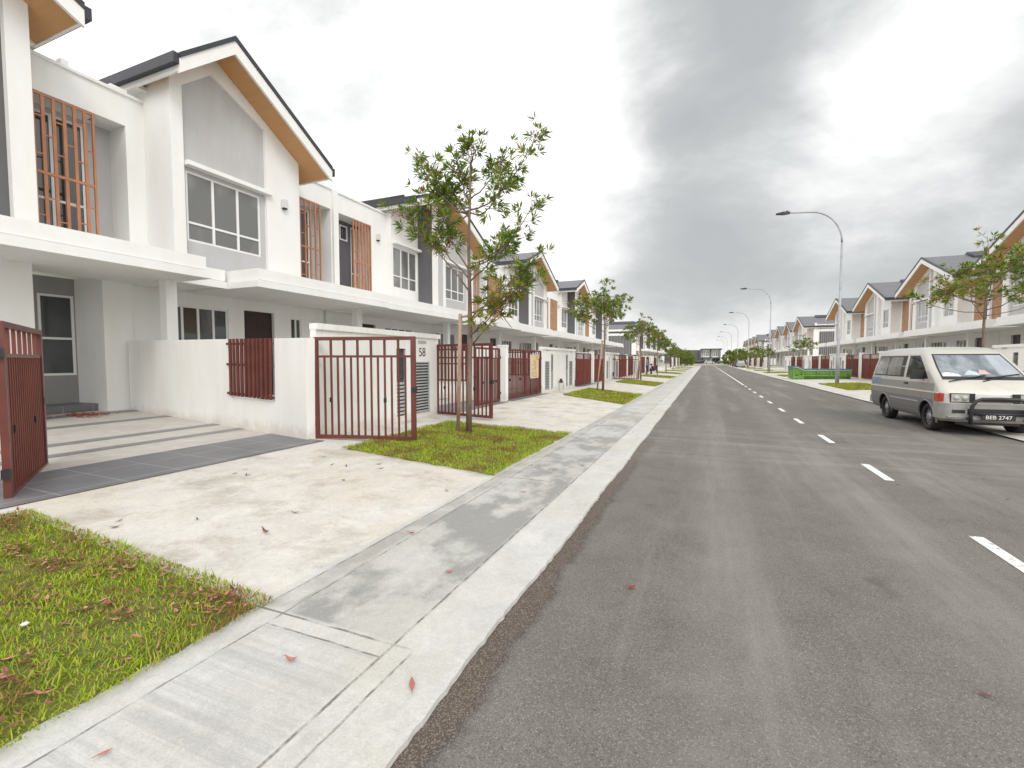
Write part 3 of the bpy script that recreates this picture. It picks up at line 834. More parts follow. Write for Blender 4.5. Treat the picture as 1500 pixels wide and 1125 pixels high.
for k in range(5):
    g = 163+13.4*k
    place_house(PRe if k == 0 else PR, XR-1, g, 0, 'tiny far white bay house, %s of the farthest right block' % NTH[j], 'houses of the farthest right block'); j += 1
    place_house(GR, XR-1, g, 0, 'tiny far white gable house, %s of the farthest right block' % NTH[j], 'houses of the farthest right block'); j += 1

# --- the two nearest left houses, measured individually
def near_house_58():
    root = empty('terrace_house', (XL, 0, 0)); s = 1
    tag(root, 'white house number 58 with big light grey gable panel, behind the open gate', 'house', 'houses of the left row')
    wall = MB(WHITE, LGREY, DGREY, MGREY)
    y0, yp, y1 = 7.67, 8.87, 11.62; zp = 9.95
    sl, sr = (9.95-8.68)/(8.87-7.42), (9.95-7.85)/(12.25-8.87)
    def zt(y): return zp-.32 - (sl*(yp-y) if y < yp else sr*(y-yp))
    # side return of the projecting gable
    strip(wall, y0, y0+.18, 3.53, 3.53, zt(y0), zt(y0+.18), -9, -.001, 0)
    strip(wall, y0+.18, 7.97, 3.53, 3.53, zt(y0+.18), zt(7.97), -.4, 0, 0)
    p0, p1 = 7.97, 10.38; w0, w1 = 8.05, 10.22
    def pt(y): return min(8.47 + (y-p0)*.80, 9.17 - (y-8.80)*.47) if y < 8.8 else 9.17 - (y-8.80)*.47
    wall.box(-.4, -.09, p0, w0, 3.53, 6.42, 1); wall.box(-.4, -.09, w1, p1, 3.53, 6.42, 1); wall.box(-.4, -.09, w0, w1, 3.53, 4.62, 1)
    pk = 8.78
    strip(wall, p0, pk, 6.42, 6.42, 8.47, 9.16, -.4, -.09, 1); strip(wall, pk, p1, 6.42, 6.42, 9.16, 8.42, -.4, -.09, 1)
    strip(wall, p0, pk, 8.47, 9.16, zt(p0), zt(pk), -.4, 0, 0)
    strip(wall, pk, yp, 9.16, 9.12, zt(pk), zt(yp), -.4, 0, 0)
    strip(wall, yp, p1, 9.12, 8.42, zt(yp), zt(p1), -.4, 0, 0)
    strip(wall, p1, y1, 3.53, 3.53, zt(p1), zt(y1), -.4, 0, 0)
    strip(wall, y1-.2, y1-.002, 3.53, 3.53, zt(y1-.2), zt(y1), -9, -.4, 0)
    window(root, s, -.09, w0, w1, 4.62, 6.42, 3, .27, (7.99, 10.5), None, .05)
    roof(root, s, 7.42, 8.68, yp, zp, 12.25, 7.85)
    wall_lamp(root, s, 0, 10.98, 6.42)
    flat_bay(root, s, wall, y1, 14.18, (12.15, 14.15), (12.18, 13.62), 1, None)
    wall.box(-9, -1.32, y1, 14.18, 7.5, 7.9, 0); wall.box(-9, -2.75, 14.05, 14.18, .1, PAR, 0)
    ground_floor(root, s, wall, 7.0, 14.18, (10.75, 11.9), (8.35, 10.2), (12.6, 13.1))
    wall.box(-1.98, -1.8, 12.2, 14.1, .1, 3.9, 0)
    fin(wall, 'wall', root, s)
    canopy(root, s, [(7.62, 8.80, .25), (8.90, 14.315, 1.4, 'l')])
    column(root, s, 7.47, 0)
    a = MB(WHITE); a.tube([(.02, 9.9, 8.2), (.2, 9.9, 8.2)], .01)
    return root
near_house_58()
def near_house_left():
    root = empty('terrace_house', (XL, 0, 0)); s = 1
    tag(root, 'nearest white house at the left edge, with dark grey gable wall and tiled porch', 'house', 'houses of the left row')
    wall = MB(WHITE, LGREY, DGREY, MGREY)
    yp, zp = 2.0, 10.35; sr = (10.35-8.55)/(5.6-2.0)
    def zt(y): return zp-.32 - sr*abs(y-yp)
    strip(wall, 4.72, 5.08, 3.53, 3.53, zt(4.72), zt(5.08), -1.3, 0, 0)
    strip(wall, -1.2, yp, 3.53, 3.53, zt(-1.2), zt(yp), -.5, -.14, 2); strip(wall, yp, 4.72, 3.53, 3.53, zt(yp), zt(4.72), -.5, -.14, 2)
    strip(wall, 4.9, 5.08, 3.53, 3.53, zt(4.9), zt(5.08), -9, -1.3, 0)
    roof(root, s, -1.8, 8.45, yp, zp, 5.6, 8.55)
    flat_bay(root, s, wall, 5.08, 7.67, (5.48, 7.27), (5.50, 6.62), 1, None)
    wall.box(-1.1, -.9, 5.30, 5.46, 3.9, 7.5, 0) if False else None
    wall.box(-9, -1.32, 5.08, 7.5, 7.5, 7.9, 0)
    # ground floor: light grey wall with a tall window, white return walls
    holes_wall(wall, -2.95, -2.8, -1.5, 6.95, .1, 3.6, [(6.12, 6.83, 1.12, 3.16)], 3)
    window(root, s, -2.8, 6.12, 6.83, 1.12, 3.16, 1, .46, None, GLASSD, .03)
    wall.box(-3.0, -1.55, 6.86, 7.5, .1, 3.6, 0)
    wall.box(-.75, -.45, 4.0, 5.12, .1, 3.5, 0)
    fin(wall, 'wall', root, s)
    a = MB(TDARK); a.box(-2.8, -1.95, 4.2, 6.86, .1, .40); fin(a, 'doorstep', root, s)
    canopy(root, s, [(-1.5, 7.5, 1.4)])
    a = MB(DARKCAP); a.tube([(-.2, 5.42, 3.8), (-.2, 5.42, 3.8)], .01)
    # little parapet spouts
    for (ya, yb, zz) in ((6.05, 6.2, .22), (7.0, 7.35, .17)): a = MB(WHITE); a.box(-1.3, -1.12, ya, yb, PAR+.07, PAR+zz); fin(a, 'parapet_block', root, s)
    return root
near_house_left()

# ------------------------------------------------------------------ gates
def gate_leaf(L, H=1.78, solid=False, dense=False, hinge_low=.06):
    """leaf in the x-z plane from the hinge (x=0) to x=L"""
    root = empty('gate_leaf'); m = GATE
    fr = MB(m); t = .06; z0 = hinge_low; z1 = z0+H; zr_ = z1-.34
    fr.box(0, L, -t/2, t/2, z0, z0+t); fr.box(0, L, -t/2, t/2, z1-t, z1)
    fr.box(0, t, -t/2, t/2, z0+t, z1-t); fr.box(L-t*1.3, L, -t/2, t/2, z0+t, z1-t)
    fr.box(t, L-t*1.3, -.018, .018, zr_-.02, zr_+.02)
    fr.build('gate_frame', root)
    b = MB(GATE2 if solid else m)
    n = 7
    for k in range(1, n): b.box(t+(L-2*t)*k/n-.018, t+(L-2*t)*k/n+.018, -.014, .014, zr_+.02, z1-t)
    nb = 14 if not solid else 18
    if solid: b.box(t, L-t*1.3, -.006, .006, z0+t, zr_-.02)
    for k in range(1, nb):
        x = t+(L-2*t)*k/nb; w = .014 if not solid else .012
        b.box(x-w, x+w, -.015 if not solid else -.016, .015 if not solid else .016, z0+t, zr_-.02)
    b.build('gate_infill', root)
    for z in (z0+.22, z1-.36): h = MB(BLACK); h.box(-.06, .02, -.03, .03, z, z+.09); h.build('hinge', root)
    for x in (L*.16, L*.70): h = MB(BLACK); h.box(x-.015, x+.015, -.03, .03, z0+.64, z0+.72); h.build('drop_bolt', root)
    h = MB(BLACK); h.box(L-.07, L+.015, -.033, .033, z0+.82, z0+.91); h.build('latch', root)
    return root
def place(proto, loc, rz, label, cat, group=None):
    if proto.name not in used: used.add(proto.name); o = proto
    else: o = copy_tree(proto)
    o.location = loc; o.rotation_euler = (0, 0, rz); tag(o, label, cat, group); return o
GO = gate_leaf(1.84); GS = gate_leaf(1.84, solid=True)
def ang(a, b): return math.atan2(b[1]-a[1], b[0]-a[0])
GG = 'gate leaves of the left row'
place(GO, (-6.36, 6.22, .07), ang((-6.36, 6.22), (-4.66, 6.68)), 'open brown-red barred gate leaf swung out towards the lawn at the nearest driveway', 'gate', GG)
place(GS, (-6.40, 2.28, .05), ang((-6.40, 2.28), (-8.2, 3.34)), 'ribbed brown-red gate leaf swung inwards at the left edge of the tiled porch', 'gate', GG)
place(GO, (-6.42, 10.32, .07), ang((-6.42, 10.32), (-4.5, 9.86)), 'brown-red barred gate leaf swung out behind the nearest tree', 'gate', GG)
place(GO, (-6.42, 14.30, .07), -PI/2, 'closed barred gate leaf left of the first slim white pillar', 'gate', GG)
place(GO, (-6.42, 14.90, .07), PI/2, 'closed barred gate leaf just right of the first slim white pillar', 'gate', GG)
place(GO, (-6.42, 18.52, .07), -PI/2, 'closed barred gate leaf with the yellow notice board behind it', 'gate', GG)
j = 0
gates_l = []
for k in range(1, 5):
    g = 14.45+13.4*k
    if k < 4: gates_l += [(g-3.55, 1, True), (g-.12, -1, True), (g+.32, 1, k != 2), (g+3.95, -1, k != 2)]
    else: gates_l += [(g-3.55, 1, False), (g-.12, -1, True)]
for n_, (y, sg, so) in enumerate(gates_l):
    place(GS if so else GO, (-6.42, y, .07), sg*PI/2, '%s gate leaf, %s closed one beyond the double meter wall at left' % ('solid' if so else 'barred', NTH[n_]), 'gate', GG)
# open leaf seen across the lawn further along
place(GO, (-6.3, 34.7, .07), ang((0, 0), (1.9, .1)), 'barred gate leaf swung out behind the third tree of the left row', 'gate', GG)
GGR = 'gate leaves of the right row'
q = 0
for k in range(0, 5):
    g = 15.2+13.4*k
    for (dy, sg) in ((-3.75, 1), (-.15, -1), (.45, 1), (4.1, -1)):
        so = (dy < 0) if k != 3 else True
        place(GS if so else GO, (10.72, g+dy, .12), sg*PI/2, 'brown-red %s gate leaf, %s along the right fence line' % ('solid' if so else 'barred', (NTH[q] if q < 16 else str(q+1)+'th')), 'gate', GGR); q += 1
for side, x in (('left', -6.42), ('right', 10.72)):
    q = 0
    for k in range(0, 4):
        g = 97.2+13.4*k
        for (dy, sg) in ((-.15, -1), (.45, 1)):
            place(GS, (x, g+dy, .1), sg*PI/2, 'tiny brown-red gate leaf of the far %s block, %s along' % (side, NTH[q]), 'gate', 'gate leaves of the far %s block' % side); q += 1

# ------------------------------------------------------------------ street-side boundary walls
def louvre(root, x, y0, y1, z0, z1):
    a = MB(LOUVRE); t = .03
    a.box(x, x+.03, y0, y0+t, z0, z1); a.box(x, x+.03, y1-t, y1, z0, z1); a.box(x, x+.03, y0+t, y1-t, z0, z0+t); a.box(x, x+.03, y0+t, y1-t, z1-t, z1)
    n = 17; h = (z1-z0-2*t)/n
    for k in range(n):
        z = z0+t+k*h
        a.prism([(0, 0)]*0 or [(y0+t, z+.01), (y1-t, z+.01), (y1-t, z+h*.62), (y0+t, z+h*.62)], x-.004, x+.018)
    o = a.build('louvre_panel', root)
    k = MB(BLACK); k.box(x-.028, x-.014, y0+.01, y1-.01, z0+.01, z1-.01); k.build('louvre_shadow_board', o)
    return o
def text_part(txt, name, parent, loc, rot, size, m, ext=.002):
    cu = bpy.data.curves.new(name, 'FONT'); cu.body = txt; cu.size = size; cu.extrude = ext; cu.align_x = 'CENTER'; cu.align_y = 'CENTER'
    tmp = bpy.data.objects.new(name, cu); COL.objects.link(tmp)
    me = bpy.data.meshes.new_from_object(tmp.evaluated_get(bpy.context.evaluated_depsgraph_get()))
    bpy.data.objects.remove(tmp); me.name = name
    me.materials.clear(); me.materials.append(m)
    o = link(name, me, parent); o.location = loc; o.rotation_euler = rot
    return o
def street_wall(y0, y1, units, nm='boundary_wall', number=None, zt=2.02, slope_near=False):
    """units: list of (niche_y0, niche_y1, louvre_y0, louvre_y1); x=0 is the street face"""
    root = empty(nm); w = MB(FENCEW, DGREY); t = .13
    holes = []
    for (a, b, c, e) in units: holes += [(a, b, .18, 1.72), (c, e, .16, 1.42)]
    holes_wall(w, -t, 0, y0, y1, 0, zt, holes, 0)
    w.build('wall', root)
    cp = MB(FENCEW); cp.box(-t-.01, .045, y0-.005, y1+.04, zt, zt+.11); cp.build('coping', root)
    for (a, b, c, e) in units:
        n = MB(DGREY, LOUVRE, GLASSD); n.box(-t+.01, -t+.05, a, b, .18, 1.72, 0)
        n.box(-t+.05, -t+.10, a+.05, b-.05, 1.05, 1.62, 2)
        for k in range(9): n.box(-.05, -.02, a, b, .22+k*.085, .27+k*.085, 1)
        n.box(-.05, -.015, a, a+.025, .18, 1.72, 1); n.box(-.05, -.015, b-.025, b, .18, 1.72, 1)
        n.build('meter_niche', root)
        louvre(root, -.03, c, e, .16, 1.42)
        l = MB(LOUVRE); l.box(0, .012, (c+e)/2-.17, (c+e)/2+.17, 1.86, 1.93); l.build('letter_slot', root)
    if number: text_part(number, 'house_number', root, (.004, (units[0][2]+units[0][3])/2, 1.64), (PI/2, 0, PI/2), .30, NUMM)
    return root
w = street_wall(0, 4.08, [(2.32, 2.68, 3.02, 3.66)], number='58', zt=2.0)
w.location = (-6.38, 6.27, .05); tag(w, 'white street wall with house number 58 and a louvred meter cupboard', 'wall', 'street walls of the left row')
W2 = street_wall(0, 5.3, [(1.28, 1.62, .42, 1.05), (3.68, 4.02, 4.25, 4.88)], zt=1.92)
j = 0
for k in range(4):
    g = 14.45+13.4*k
    place(W2, (-6.38, g+4.12, .05), 0, 'long white street wall with two louvred meter cupboards, %s of the left row beyond number 58' % NTH[k], 'wall', 'street walls of the left row')
for k in range(5):
    g = 15.2+13.4*k
    o = place(W2, (10.68, g+4.25+5.3, .08), PI, 'long white street wall with meter cupboards, %s of the right row' % NTH[k], 'wall', 'street walls of the right row')
for side, x, r in (('left', -6.38, 0), ('right', 10.68, PI)):
    for k in range(4):
        g = 97.2+13.4*k
        place(W2, (x, g+3.0+(5.3 if r else 0), .08), r, 'tiny white street wall, %s of the far %s block' % (NTH[k], side), 'wall', 'street walls of the far %s block' % side)
def pillar():
    root = empty('gate_pillar')
    a = MB(FENCEW); a.box(-.14, .14, -.12, .12, 0, 1.93); a.box(-.155, .155, -.135, .135, 1.93, 1.98); a.build('shaft', root)
    return root
PP = pillar(); q = 0
for k in range(5):
    place(PP, (-6.42, 14.6+13.4*k - (.0 if k == 0 else .05), .05), 0, 'slim white gate pillar between two gates, %s of the left row' % NTH[k], 'pillar', 'gate pillars of the left row')
for k in range(5):
    place(PP, (10.74, 15.35+13.4*k, .1), 0, 'slim white gate pillar between two gates, %s of the right row' % NTH[k], 'pillar', 'gate pillars of the right row')
# party walls running back to the houses, with a brown-red slatted opening
def party(L, z1=1.90):
    root = empty('party_wall'); w = MB(FENCEW)
    holes_wall(w, 0, L, -.10, .10, 0, z1, [], 0); w = MB(FENCEW)
    h0, h1, hz = .95, 2.50, .62
    w.box(0, h0, -.09, .09, -.2, z1); w.box(h1, L, -.09, .09, -.2, z1); w.box(h0, h1, -.09, .09, -.2, hz)
    w.build('wall', root)
    a = MB(GATE)
    for z in (hz+.07, 1.27, z1-.12): a.box(h0+.02, h1+.10, .095, .125, z, z+.045)
    rr = random.Random(2); x = h0+.03
    k = 0
    while x < h1-.06:
        wd = .078 if k % 3 else .05
        a.box(x, x+wd, .125, .155, hz+.05, z1+.0); x += wd+.072; k += 1
    a.build('slat_screen', root)
    return root
p1 = party(7.60, 1.80); a0, a1 = (-6.37, 6.12), (-13.9, 7.42)
p1.location = (*a0, .09); p1.rotation_euler = (0, -.016, ang(a0, a1)); 
tag(p1, 'long white party wall with brown-red slatted opening beside the tiled porch', 'party wall', 'party walls of the left row')
PWL = party(7.4); 
for k in range(4):
    g = 14.45+13.4*k
    place(PWL, (-6.62, g+.12, .09), PI, 'white party wall behind the slim pillar, %s of the left row' % NTH[k], 'party wall', 'party walls of the left row')
    place(PWL, (-6.62, g+6.75, .09), PI, 'white party wall behind the double meter wall, %s of the left row' % NTH[k], 'party wall', 'party walls of the left row')
for k in range(5):
    g = 15.2+13.4*k
    place(PWL, (10.95, g+.15, .1), 0, 'white party wall behind the slim pillar, %s of the right row' % NTH[k], 'party wall', 'party walls of the right row')
# notice board behind the gate, water pipes on the meter wall
def notice():
    root = empty('notice_board', (-6.375, 17.15, .1), 0, 'yellow and orange printed notice board hung on the barred gate', 'notice board')
    m, nt, b = mat('notice_print'); n = N(nt); p = n.pos()
    a = n.noise(p, 4.5, 5, .6, 1.0)
    c = n.ramp(a, [(.3, (.62, .50, .22)), (.48, (.72, .60, .36)), (.56, (.50, .19, .06)), (.66, (.75, .68, .52))])
    nt.links.new(c, b.inputs['Base Color'])
    a = MB(m); a.box(0, .03, 0, .85, .72, 1.60); a.build('printed_sheet', root)
    a = MB(LAMPW); a.box(.0, .035, -.03, 0, .69, 1.63); a.box(0, .035, .85, .88, .69, 1.63); a.box(0, .035, 0, .85, 1.60, 1.63); a.box(0, .035, 0, .85, .69, .72); a.build('frame', root)
    for y_ in (.1, .75): a = MB(GATE); a.tube([(-.02, y_, 0), (-.02, y_, .72)], .02); a.build('post', root)
notice()
def meter(x, y, lab):
    root = empty('water_meter', (x, y, .07), 0, lab, 'water meter', 'water meters on the street walls')
    a = MB(STEEL); a.tube([(.12, -.32, 0), (.12, -.32, .42), (.12, -.1, .42)], .016); a.tube([(.12, .1, .42), (.12, .36, .42), (.12, .36, .0)], .016)
    a.build('pipe', root)
    a = MB(BLACK); a.tube([(.12, -.1, .44), (.12, .1, .44)], .07, n=10); a.box(.08, .16, -.05, .05, .5, .58); a.build('meter_body', root)
meter(-6.38, 21.0, 'small steel pipe loop with black water meter before the first double meter wall')
meter(-6.38, 34.4, 'small steel pipe loop with black water meter before the second double meter wall')

# ------------------------------------------------------------------ trees
def rosette(mb, c, d, n, L, W, rr, m=None, spread=1.0):
    """whorl of long lanceolate leaves around direction d"""
    d = Vector(d).normalized()
    a = d.orthogonal().normalized(); b = d.cross(a)
    ph = rr.uniform(0, 6.28)
    for k in range(n):
        t = ph + 2.4*k; el = rr.uniform(.15, 1.25)*spread
        v = (a*math.cos(t)+b*math.sin(t))*math.sin(el) + d*math.cos(el)
        side = v.cross(d)
        if side.length < .05: side = a.copy()
        side.normalize(); side = (side + v.cross(side)*rr.uniform(-.4, .4)).normalized()
        l = L*rr.uniform(.7, 1.15); w = W*rr.uniform(.8, 1.2)*.5
        o = Vector(c) + v*.02; dz = Vector((0, 0, -1))
        p1 = o + v*l*.45 + dz*l*.02; p2 = o + v*l + dz*l*rr.uniform(.05, .28)
        nrm = v.cross(side)*w*.35
        mb.add([o, p1+side*w+nrm, p1-side*w+nrm, p2, p1], [(0, 1, 4), (0, 4, 2), (4, 1, 3), (4, 3, 2)], m)
def limb(mb, pts, r0, r1, n=6):
    k = len(pts); mb.tube(pts, [r0+(r1-r0)*i/(k-1) for i in range(k)], n=n)
def curve_pts(a, b, sag, n=6, wob=.03, rr=random):
    a = Vector(a); b = Vector(b); out = []
    for i in range(n+1):
        t = i/n; p = a.lerp(b, t); p.z += sag*4*t*(1-t)
        if 0 < i < n: p += Vector((rr.uniform(-wob, wob), rr.uniform(-wob, wob), rr.uniform(-wob, wob)))
        out.append(p)
    return out
def make_tree(name, H, trunk_pts, branches, rr, leafL=.17, leafW=.036, twigs=9, nl=13, mat2=None, r0=.055):
    """branches: (start, end, sag, n_twigs, spread, material index)"""
    root = empty(name)
    tr = MB(BARK); limb(tr, trunk_pts, r0, .015, 9)
    br = MB(BARK); lf = MB(LEAFM, mat2 or LEAFW)
    for (a, b, sag, nt_, sp, mi) in branches:
        pts = curve_pts(a, b, sag, 7, .02, rr); limb(br, pts, .017, .006, 5)
        for k in range(nt_):
            t = rr.uniform(.38, 1.0)**.8; i = min(6, int(t*7)); p = pts[i].lerp(pts[i+1], t*7-i) if i < 7 else pts[-1]
            dd = (Vector(b)-Vector(a)).normalized()
            tip = p + Vector((rr.gauss(0, sp), rr.gauss(0, sp), rr.gauss(0, sp*.62)+.05)) + dd*.08
            m_ = p.lerp(tip, .5) + Vector((0, 0, -.02))
            limb(br, [p, m_, tip], .006, .003, 4)
            dr = (tip-p).normalized() + Vector((0, 0, .55))
            rosette(lf, tip, dr, nl+rr.randint(-3, 3), leafL, leafW, rr, mi if rr.random() < .93 else 1-mi)
            if rr.random() < .5: rosette(lf, m_, dr, nl//2, leafL*.8, leafW, rr, mi, 1.2)
    o1 = tr.build('trunk', root); br.build('limbs', o1); lf.build('crown', root)
    return root
def stake(x, y, z, lean, cross, lab, h=2.35):
    root = empty('tree_stake', (x, y, z), 0, lab, 'tree stake', 'tree stakes')
    a = MB(STAKE); a.tube([(0, 0, -.1), (lean[0], lean[1], h)], .038, n=7); a.build('post', root)
    a = MB(STAKE); a.tube([(lean[0], lean[1], h-.06), cross], .022, n=6); a.build('cross_tie', root)
rr = random.Random(11)
# nearest tree, base at (-4.27, 8.0)
T1 = [(0,0,0), (.01,0,.9), (.03,.02,1.9), (.03,0,2.8), (.02,-.02,3.7), (.05,0,4.5), (.06,0,5.2)]
B1 = [((.03,0,2.75), (-1.45,-.35,4.35), .10, 9, .15, 0), ((.02,0,3.0), (-1.15,.35,3.95), .05, 7, .16, 1), ((.03,0,3.15), (-.75,.1,4.05), .1, 9, .16, 0),
      ((.03,0,3.2), (1.30,.2,4.30), -.25, 9, .14, 0), ((.03,0,2.95), (.85,-.3,3.45), -.05, 7, .15, 0), ((.03,.0,3.3), (.95,.4,3.95), -.12, 6, .15, 0),
      ((.05,0,4.3), (1.45,.1,5.75), -.30, 9, .13, 0), ((.05,0,4.25), (.95,-.3,4.85), -.25, 7, .14, 0), ((.05,0,4.5), (.65,.3,5.55), -.12, 8, .17, 0),
      ((.05,0,4.3), (-.95,.1,5.45), -.32, 11, .17, 0), ((.05,0,4.25), (-.8,-.35,4.75), -.28, 8, .16, 0), ((.05,0,4.4), (-.35,.2,5.55), -.1, 9, .18, 0),
      ((.06,0,4.9), (.15,0,5.70), .0, 8, .18, 0), ((.05,0,4.3), (-.65,.4,5.1), -.2, 7, .16, 0), ((.05,0,4.35), (-1.15,-.1,5.75), -.35, 7, .12, 0),
      ((.03,.1,1.75), (.75,.1,2.45), .0, 6, .14, 1), ((.03,0,1.95), (1.05,-.2,2.75), -.1, 8, .15, 1), ((.03,0,2.15), (.70,.3,3.05), -.05, 8, .17, 1),
      ((.03,0,2.35), (1.35,.2,2.95), -.1, 7, .14, 0), ((.03,0,2.55), (1.45,-.1,3.25), -.15, 6, .12, 0), ((.03,0,1.9), (.55,-.4,2.15), .0, 4, .12, 1),
      ((.03,0,2.2), (.95,0,2.05), .35, 3, .12, 1)]
B1 = [(a_, (b_[0]*.95, b_[1], b_[2]-(.22 if b_[2] > 4.6 else 0)), c_, int(n_*(2.7 if e_ == 0 else 1.7)), d_*.92, e_) for (a_, b_, c_, n_, d_, e_) in B1]
t = make_tree('street_tree', 5.5, T1, B1, rr, .175, .031, r0=.06, nl=14)
t.location = (-4.25, 8.0, .06); tag(t, 'nearest young tree on the lawn before number 58, sparse open crown of narrow leaves', 'tree', 'street trees on the left verge')
stake(-4.55, 8.1, .06, (.10, -.05), (.30, -.10, 2.30), 'slanting timber stake tied to the nearest tree')
def gen_tree(H, spread, seed, dens, lean=0, low=2.1, leafL=.22, leafW=.05):
    """umbrella crown: a few ascending limbs that carry separate leafy pads"""
    r = random.Random(seed); T = [(0,0,0), (.03*lean,0,H*.25), (.06*lean,.02,H*.5), (.05*lean,0,H*.66), (.04*lean,0,H*.92)]
    B = []
    for k in range(dens):
        t = k/(dens-1); z = low + (H*.72-low)*t; az = 2.39996*k+seed
        rad = spread*r.uniform(.72, 1.12)*(1-.62*t**1.5); ze = min(H, z + (H-low)*r.uniform(.22, .42) + .1)
        a = (.04*lean, 0, z); b = (math.cos(az)*rad, math.sin(az)*rad, ze); mi = 0 if r.random() < .93 else 1
        B.append((a, b, -.16, 12, .15, mi))
        # side fork
        az2 = az + r.choice((-1, 1))*r.uniform(.4, .8); q = Vector(a).lerp(Vector(b), .45)
        B.append((tuple(q), (math.cos(az2)*rad*.85, math.sin(az2)*rad*.85, min(H, ze+r.uniform(-.1, .25))), -.06, 8, .14, 0))
    B.append(((0, 0, H*.72), (.1, 0, H), 0, 9, .18, 0))
    return make_tree('street_tree', H, T, B, r, leafL, leafW, nl=12, r0=.058)
TA = gen_tree(4.95, 1.65, 3, 9, 1, 2.75); TB = gen_tree(4.6, 1.5, 9, 8, -1, 2.6); TC = gen_tree(4.9, 2.0, 21, 8, 1, 2.8); TE = gen_tree(5.6, 2.1, 27, 12, 1, 3.0, .20, .045); TD = gen_tree(4.4, 1.3, 33, 7, 1, 2.3)
TREES_L = [(-4.35, 21.3, TA, 0, 1.0), (-4.25, 34.0, TB, 1.2, .98), (-4.3, 46.8, TA, 2.4, .84), (-4.3, 57.5, TD, 4, .92), (-4.3, 70, TC, .8, .72), (-4.3, 83, TB, 3.4, .8), (-4.3, 96, TD, 5, .75), (-4.3, 109, TA, 1, .8), (-4.3, 122, TC, 2, .75)]
for i, (x, y, pr, rz, sc) in enumerate(TREES_L):
    o = place(pr, (x, y, .07), rz, 'young street tree with rounded green crown, %s of the left verge' % NTH[i+1], 'tree', 'street trees on the left verge'); o.scale = (sc, sc, sc)
stake(-4.62, 21.25, .07, (.22, .05), (.33, .05, 2.30), 'timber stake leaning on the second tree of the left verge')
stake(-4.5, 33.9, .07, (.16, .05), (.28, .1, 2.30), 'timber stake leaning on the third tree of the left verge')
TREES_R = [(6.95, 16.5, TE, 2.2, .85), (8.1, 49, TC, 1, .74), (7.3, 67, TD, 3, .72), (7.3, 84, TB, 2, .68), (7.2, 97, TD, 4.4, .68), (7.2, 111, TB, 4, .7), (7.2, 124, TD, .4, .7), (7.2, 136, TB, 4, .7)]
for i, (x, y, pr, rz, sc) in enumerate(TREES_R):
    lab = 'young street tree with flat spreading crown behind the parked van' if i == 0 else 'young street tree, %s of the right verge' % NTH[i]
    o = place(pr, (x, y, .07), rz, lab, 'tree', 'street trees on the right verge'); o.scale = (sc, sc, sc)

# ------------------------------------------------------------------ street lamps
def lamp():
    root = empty('street_lamp'); H = 10.9
    a = MB(STEEL); a.tube([(0, 0, 0), (0, 0, 1.6), (0, 0, 1.65), (0, 0, H-2.2)], [.115, .105, .085, .062], n=12)
    a.box(-.17, .17, -.17, .17, 0, .03); a.build('pole', root)
    b = MB(STEEL); pts = [(0, 0, H-2.2)]
    for k in range(1, 10):
        t = k/9*PI/2; pts.append((-1.7*(1-math.cos(t)), 0, H-2.2+1.95*math.sin(t)+.1*k/9))
    pts += [(-2.4, 0, H-.1), (-2.9, 0, H-.06)]
    b.tube(pts, [.062]+[.05]*9+[.045, .04], n=10); b.build('arm', root)
    h = MB(STEEL, BLACK); vs = []
    h.add([(-2.85, -.09, H-.12), (-2.85, .09, H-.12), (-2.85, .09, H+.02), (-2.85, -.09, H+.02), (-3.62, -.13, H-.08), (-3.62, .13, H-.08), (-3.62, .10, H-.02), (-3.62, -.10, H-.02),
           (-3.2, -.16, H-.13), (-3.2, .16, H-.13), (-3.2, .13, H+.04), (-3.2, -.13, H+.04)],
          [(0,1,2,3), (0,8,9,1), (1,9,10,2), (2,10,11,3), (3,11,8,0), (8,4,5,9), (9,5,6,10), (10,6,7,11), (11,7,4,8), (4,7,6,5)], 1)
    h.tube([(-3.0, 0, H), (-3.0, 0, H+.10)], .05, 1, n=8)
    h.build('lamp_head', root)
    return root
LP = lamp()
for i, y in enumerate((34.6, 68.5, 101.5, 134.5, 168, 201, 234)):
    place(LP, (7.6, y, .05), 0, 'tall grey curved street lamp, %s from the camera along the right verge' % NTH[i], 'street lamp', 'street lamps')

